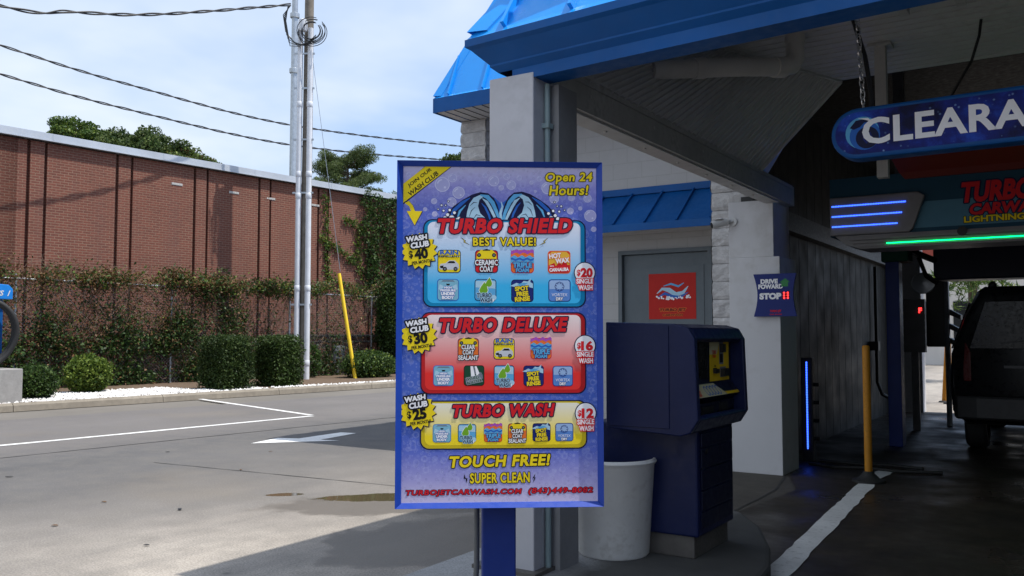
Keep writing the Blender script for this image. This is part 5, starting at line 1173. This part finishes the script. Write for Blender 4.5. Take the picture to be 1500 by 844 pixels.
g = MB(); g.slab([y4(x, y, 0) for x, y in ((1216, 272), (1352, 272), (1362, 279), (1344, 330), (1338, 336), (1216, 336))], (0, -.05, 0)); cvr = g.build('end_cover', M['gantry_grey'], GT, bevel=.012)
for (yy, x1) in ((287, 1335), (304, 1329), (321, 1322)):
    g = MB(); a, b = y4(1220, yy, 0), y4(x1, yy, 0); n = 46
    for k in range(n):
        x = a[0] + (b[0] - a[0]) * k / n; g.box(x, x + (b[0] - a[0]) / n * .62, 9.340, 9.345, a[2] - .006, a[2] + .006)
    g.build('led_strip', M['led_blue'], cvr)
g = MB(); g.slab([(x, 9.38, z) for x, z in ((-2.10, 2.42), (2.0, 2.42), (2.0, 2.28), (-1.85, 2.28), (-2.0, 2.33))], (0, .5, 0))
for k, z in enumerate((2.30, 2.335, 2.37)): g.box(-1.9 - .03 * k, 2.0, 9.36 - .008 * k, 9.382, z, z + .022)
g.build('lower_cover', M['gantry_grey'], GT)
g = MB(); g.box(-1.60, 2.0, 9.34, 9.352, 2.318, 2.327); g.build('green_strip', M['led_green'], GT)
g = MB(); g.lathe((-.92, 9.36, 2.40), [(.0, -.02), (.045, -.02), (.045, 0)], 14, 'y'); g.build('sensor', M['black'], GT)
g = MB(); g.slab([(-1.47, 9.36, 3.02), (2.0, 9.36, 3.02), (2.0, 9.18, 3.22), (-1.55, 9.18, 3.22)], (0, .05, .0)); g.slab([(-1.42, 9.37, 2.955), (2.0, 9.37, 2.955), (2.0, 9.36, 3.02), (-1.47, 9.36, 3.02)], (0, .03, 0)); rb = g.build('red_canopy', ink('banner_red', (112, 34, 24)), GT)
c = Canvas(lambda x, y, L: (-1.38 + (x - 1340) * .0062, 9.357 - .9 * (y) - .0008 * (L + 1), 3.03 + y)); c.pl([(1340, .03), (1890, .03), (1890, .09), (1340, .09)], ink('banner_cream', (206, 186, 140)), 1)
for i in range(16): c.disc(1385 + 5 * i + random.uniform(-1, 1), .05 + .02 * (i % 3), 2.2, WHT, 2, ry=.012, n=10)
c.build('banner_stripe', c.mats, rb, fix=False)
for xx in (-1.5, 1.5):
    g = MB(); g.box(xx - .05, xx + .05, 9.6, 9.7, 3.02, 4.28); g.build('hanger', M['darkgrey'], GT)
# inner wash arch: post, housing, boom
AR = thing('wash_arch', 'dark blue wash arch with an upright post and a thick overhead boom', 'wash machine', (-1.97, 12, .004))
g = MB(); g.box(-2.06, -1.90, 11.9, 12.15, .004, 2.45); g.build('post', M['post_blue'], AR, bevel=.01)
g = MB(); g.box(-2.10, -1.78, 11.85, 12.2, 2.33, 2.62); g.build('motor_housing', ink('housing_green', (20, 84, 62)), AR, bevel=.02)
g = MB(); g.slab([(-1.63, 12.9, 2.66), (-1.3, 12.9, 2.73), (1.9, 12.9, 2.73), (1.9, 12.9, 2.14), (-1.58, 12.9, 2.14), (-1.63, 12.9, 2.2)], (0, .5, 0)); g.build('boom', M['navy_dk'], AR, bevel=.02)
g = MB(); g.bar((-1.9, 12.1, 2.5), (-1.55, 13.1, 2.35), .07, .06); g.tube([(-1.76, 12.6, 2.42), (-1.72, 12.9, 2.2), (-1.6, 13, 2.1)], .03, 6); g.build('link_arm', M['black'], AR)
g = MB(); g.lathe((-1.80, 13.2, 2.12), [(0, -.05), (.14, -.03), (.15, .0), (.13, .02), (0, .02)], 18, 'y'); g.build('swivel', M['galv'], AR, smooth=True)
# signal box and nozzle mast near the exit
SB = thing('signal_box', 'dark ribbed box with a small red light fixed near the bay exit', 'signal', (-2.06, 14, 1.15))
g = MB(); g.box(-2.19, -1.90, 14, 14.14, 1.15, 1.93)
for z in np.arange(1.2, 1.9, .11): g.box(-2.195, -1.895, 13.985, 14.0, z, z + .07)
g.build('housing', M['darkgrey'], SB); g = MB(); g.box(-2.1, -2.0, 14.05, 14.1, .004, 1.15); g.build('post', M['darkgrey'], SB)
c = Canvas(lambda x, y, L: (x, 13.98 - .001 * L, y)); c.text('F', -1.955, 1.765, .045, -.075, M['led_red'], 1, .04); c.build('red_digit', c.mats, SB, fix=False)
NM = thing('nozzle_mast', 'slim steel mast carrying slanted dark blower slats near the exit', 'wash machine', (-1.72, 15, .004))
g = MB(); g.tube([(-1.72, 15, .004), (-1.72, 15, 2.45)], .04, 8); g.build('mast', M['galv'], NM, smooth=True)
g = MB(); g.box(-2.02, -1.74, 15.04, 15.3, 1.22, 2.3); g.build('blower_housing', M['black'], NM, bevel=.02)
for k in range(3):
    for sg in (1,):
        g = MB(); z = 1.80 - .22 * k; g.slab([(-1.72 + sg * .05, 14.9, z), (-1.72 + sg * .20, 14.9, z - .09), (-1.72 + sg * .20, 14.9, z - .16), (-1.72 + sg * .05, 14.9, z - .09)], (0, .25, 0)); g.build('slat', M['black'], NM)
# lit guide post with nozzles
LP = thing('led_guide_post', 'short black post with a glowing blue light strip beside the bay wall', 'light post', (-2.59, 10.05, .004))
g = MB(); g.box(-2.64, -2.52, 10.02, 10.14, .004, 1.15); g.build('post', M['black'], LP, bevel=.008)
g = MB(); n = 52
for k in range(n): z = .14 + .97 * k / n; g.box(-2.585, -2.571, 10.010, 10.016, z, z + .97 / n * .66)
g.build('led_strip', M['led_blue'], LP)
for z in (.25, .45, .65, .85): 
    g = MB(); g.tube([(-2.52, 10.08, z), (-2.46, 10.08, z)], .022, 8); g.build('nozzle', M['black'], LP)
# hoses on the floor
for i, pts in enumerate(([(-2.5, 9.75, .02), (-2.2, 9.6, .02), (-1.95, 9.72, .02), (-1.6, 9.65, .02), (-1.2, 9.8, .02)], [(-2.45, 10.0, .022), (-2.0, 9.95, .022), (-1.75, 10.05, .022), (-1.4, 9.95, .022)])):
    g = MB(); g.tube(pts, .016, 8); tag(g.build('floor_hose', M['rubber'], smooth=True), ['black hose on the wet floor running just behind the bollard foot', 'second black hose on the wet floor, farther in beside the lit post'][i], 'hose', 'hoses on the bay floor')

# ================================================================= SUV IN THE BAY
T = thing('parked_suv', 'black wet suv standing in the wash bay, seen from behind', 'car', (-.33, 11.6, .004))
xc = -.33
def sect(y, wl, wb, wr, zb, zbelt, zr):
    return [(xc + s_ * x, y, z) for s_, x, z in ((-1, wl * .86, zb), (-1, wl, zb + .13), (-1, wb, (zb + zbelt) / 2 + .05), (-1, wb * .985, zbelt), (-1, (wb + wr) / 2 * .985, (zbelt + zr) / 2 + .05), (-1, wr, zr - .06), (-1, wr * .88, zr))] + \
           [(xc + s_ * x, y, z) for s_, x, z in ((1, wr * .88, zr), (1, wr, zr - .06), (1, (wb + wr) / 2 * .985, (zbelt + zr) / 2 + .05), (1, wb * .985, zbelt), (1, wb, (zb + zbelt) / 2 + .05), (1, wl, zb + .13), (1, wl * .86, zb))]
SEC = [(11.62, .93, .955, .60, .42, 1.16, 1.88), (11.66, .97, .985, .66, .38, 1.18, 1.945), (11.9, .985, 1.0, .70, .34, 1.2, 1.985), (13.0, .99, 1.0, .73, .32, 1.2, 2.0), (14.2, .99, 1.0, .70, .32, 1.19, 1.94), (14.9, .98, .99, .86, .32, 1.17, 1.28), (16.0, .96, .97, .80, .34, 1.08, 1.16), (16.4, .86, .88, .68, .4, .9, 1.0)]
g = MB(); q = 14
for s_ in SEC: g.add(sect(*s_), [])
g.add([], [])
n0 = 0; F_ = [(i * q + k, i * q + (k + 1) % q, (i + 1) * q + (k + 1) % q, (i + 1) * q + k) for i in range(len(SEC) - 1) for k in range(q)] + [tuple(range(q)), tuple(range((len(SEC) - 1) * q, len(SEC) * q))]
for f in F_: g.f.append(f); g.mi.append(0)
body = g.build('body', M['truck'], T, smooth=True)
g = MB(); g.slab([(xc + x, 11.608, z) for x, z in ((-.78, 1.24), (.78, 1.24), (.60, 1.80), (-.60, 1.80))], (0, .02, 0)); g.build('rear_window', M['glass_dark'], T, bevel=.008)
for s_ in (-1, 1):
    g = MB(); g.slab([(xc + s_ * x, y, z) for x, y, z in ((.76, 11.60, .86), (.97, 11.65, .86), (.965, 11.66, 1.2), (.82, 11.62, 1.34), (.76, 11.60, 1.2))], (0, .05, 0)); g.build('tail_light', M['tail'], T, bevel=.012)
    g = MB(); g.box(xc + s_ * 1.0 - (.0 if s_ > 0 else .2), xc + s_ * 1.0 + (.2 if s_ > 0 else 0), 14.25, 14.36, 1.16, 1.36); g.build('mirror', M['truck'], T, bevel=.03)
    for y in (12.45, 15.35):
        g = MB(); x0 = xc + s_ * .78 - .12; g.lathe((x0, y, .364), [(.24, 0), (.33, .0), (.36, .03), (.36, .21), (.33, .24), (.24, .24)], 28, 'x'); w = g.build('wheel', M['tyre'], T, smooth=True)
        g = MB(); g.lathe((x0, y, .364), [(0, .08), (.24, .04), (.24, .2), (0, .16)], 18, 'x'); g.build('rim', M['galv'], w)
    g = MB(); g.slab([(xc + s_ * (1.0 - .002), 12.0, 1.24), (xc + s_ * (1.0 - .002), 14.1, 1.24), (xc + s_ * .80, 13.9, 1.80), (xc + s_ * .80, 12.1, 1.80)], (s_ * .012, 0, 0)); g.build('side_window', M['glass_dark'], T)
g = MB(); g.slab([(xc + x, y, .42) for x, y in ((-.97, 11.75), (-.93, 11.52), (-.7, 11.46), (.7, 11.46), (.93, 11.52), (.97, 11.75))], (0, 0, .28)); g.build('rear_bumper', M['black'], T, bevel=.03)
g = MB(); g.box(xc - .42, xc + .42, 11.585, 11.61, 1.02, 1.05); g.build('trim_strip', M['darkgrey'], T)
g = MB(); g.box(xc - .16, xc + .16, 11.59, 11.612, .80, .96); g.build('number_plate', M['beam'], T, bevel=.004)
g = MB(); g.bar((xc - .45, 11.60, 1.30), (xc + .1, 11.60, 1.36), .02, .02); g.build('wiper', M['black'], T)
g = MB(); g.lathe((xc - .55, 12.1, 1.975), [(.05, 0), (.045, .05), (.02, .08), (0, .085)], 12); g.build('aerial', M['black'], T)

# ================================================================= BEYOND THE EXIT
for i, (x, y) in enumerate([(-2.42, 20.3), (-2.28, 19.9)]):
    o = thing('exit_bollard', ['yellow bollard outside the exit, the leaning farther one', 'yellow bollard outside the exit, nearest the jamb'][i], 'bollard', (x, y, 0), group='bollards outside the bay exit')
    g = MB(); g.tube([(x, y, 0), (x + (.08 if i == 0 else 0), y + .05, 1.25)], .05, 12); g.build('post', M['amber'], o, smooth=True); g = MB(); g.lathe((x, y, 0), [(0, 0), (.12, 0), (.1, .03), (.05, .04)], 12); g.build('foot', M['rubber'], o)
o = thing('palm_tree', 'palm tree seen through the bay exit beyond the suv', 'palm tree', (-2.75, 30, 0)); g = MB(); g.tube([(-2.75, 30, 0), (-2.7, 30, 1.4), (-2.72, 30, 3.2)], [.17, .14, .13], 10); g.build('trunk', M['bark'], o, smooth=True)
P = []; r = np.random.default_rng(5); g = MB()
for k in range(22):
    a = r.random() * 6.28; up = r.uniform(-.2, 1.1); L = r.uniform(1.0, 1.5); pts = []
    for j in range(8):
        t = j / 7; pts.append(np.array([-2.72 + math.cos(a) * L * t, 30 + math.sin(a) * L * t, 3.2 + up * t - 1.0 * t * t]))
    g.tube(pts, .014, 4, False)
    for j in range(60):
        t = r.uniform(.12, 1); i0 = min(6, int(t * 7)); q = pts[i0] + (pts[i0 + 1] - pts[i0]) * (t * 7 - i0); P.append(q + np.array([-math.sin(a), math.cos(a), -.5]) * r.uniform(-.2, .2) * (1 if r.random() < .5 else -1))
g.build('frond_stem', M['leaf_mid'], o); leaf_object('crown', P, .3, [M['leaf_mid'], M['leaf_light']], o, 3, aspect=.14, weights=[.7, .3])
o = thing('pale_shop_building', 'pale flat roofed building far behind the car wash exit', 'building', (-2, 46, 0))
g = MB(); g.box(-9, 7, 46, 54, 0, 5.2); g.build('wall', M['beige_far'], o); g = MB(); g.box(-9.2, 7.2, 45.9, 54.2, 5.2, 5.6); g.build('roof_edge', ink('dull_red_trim', (150, 70, 58)), o)
for x in (-7.5, -5, -2.5, 0, 2.5): g = MB(); g.box(x, x + 1.5, 45.96, 46.02, .9, 3); g.build('window', M['glass_dark'], o)
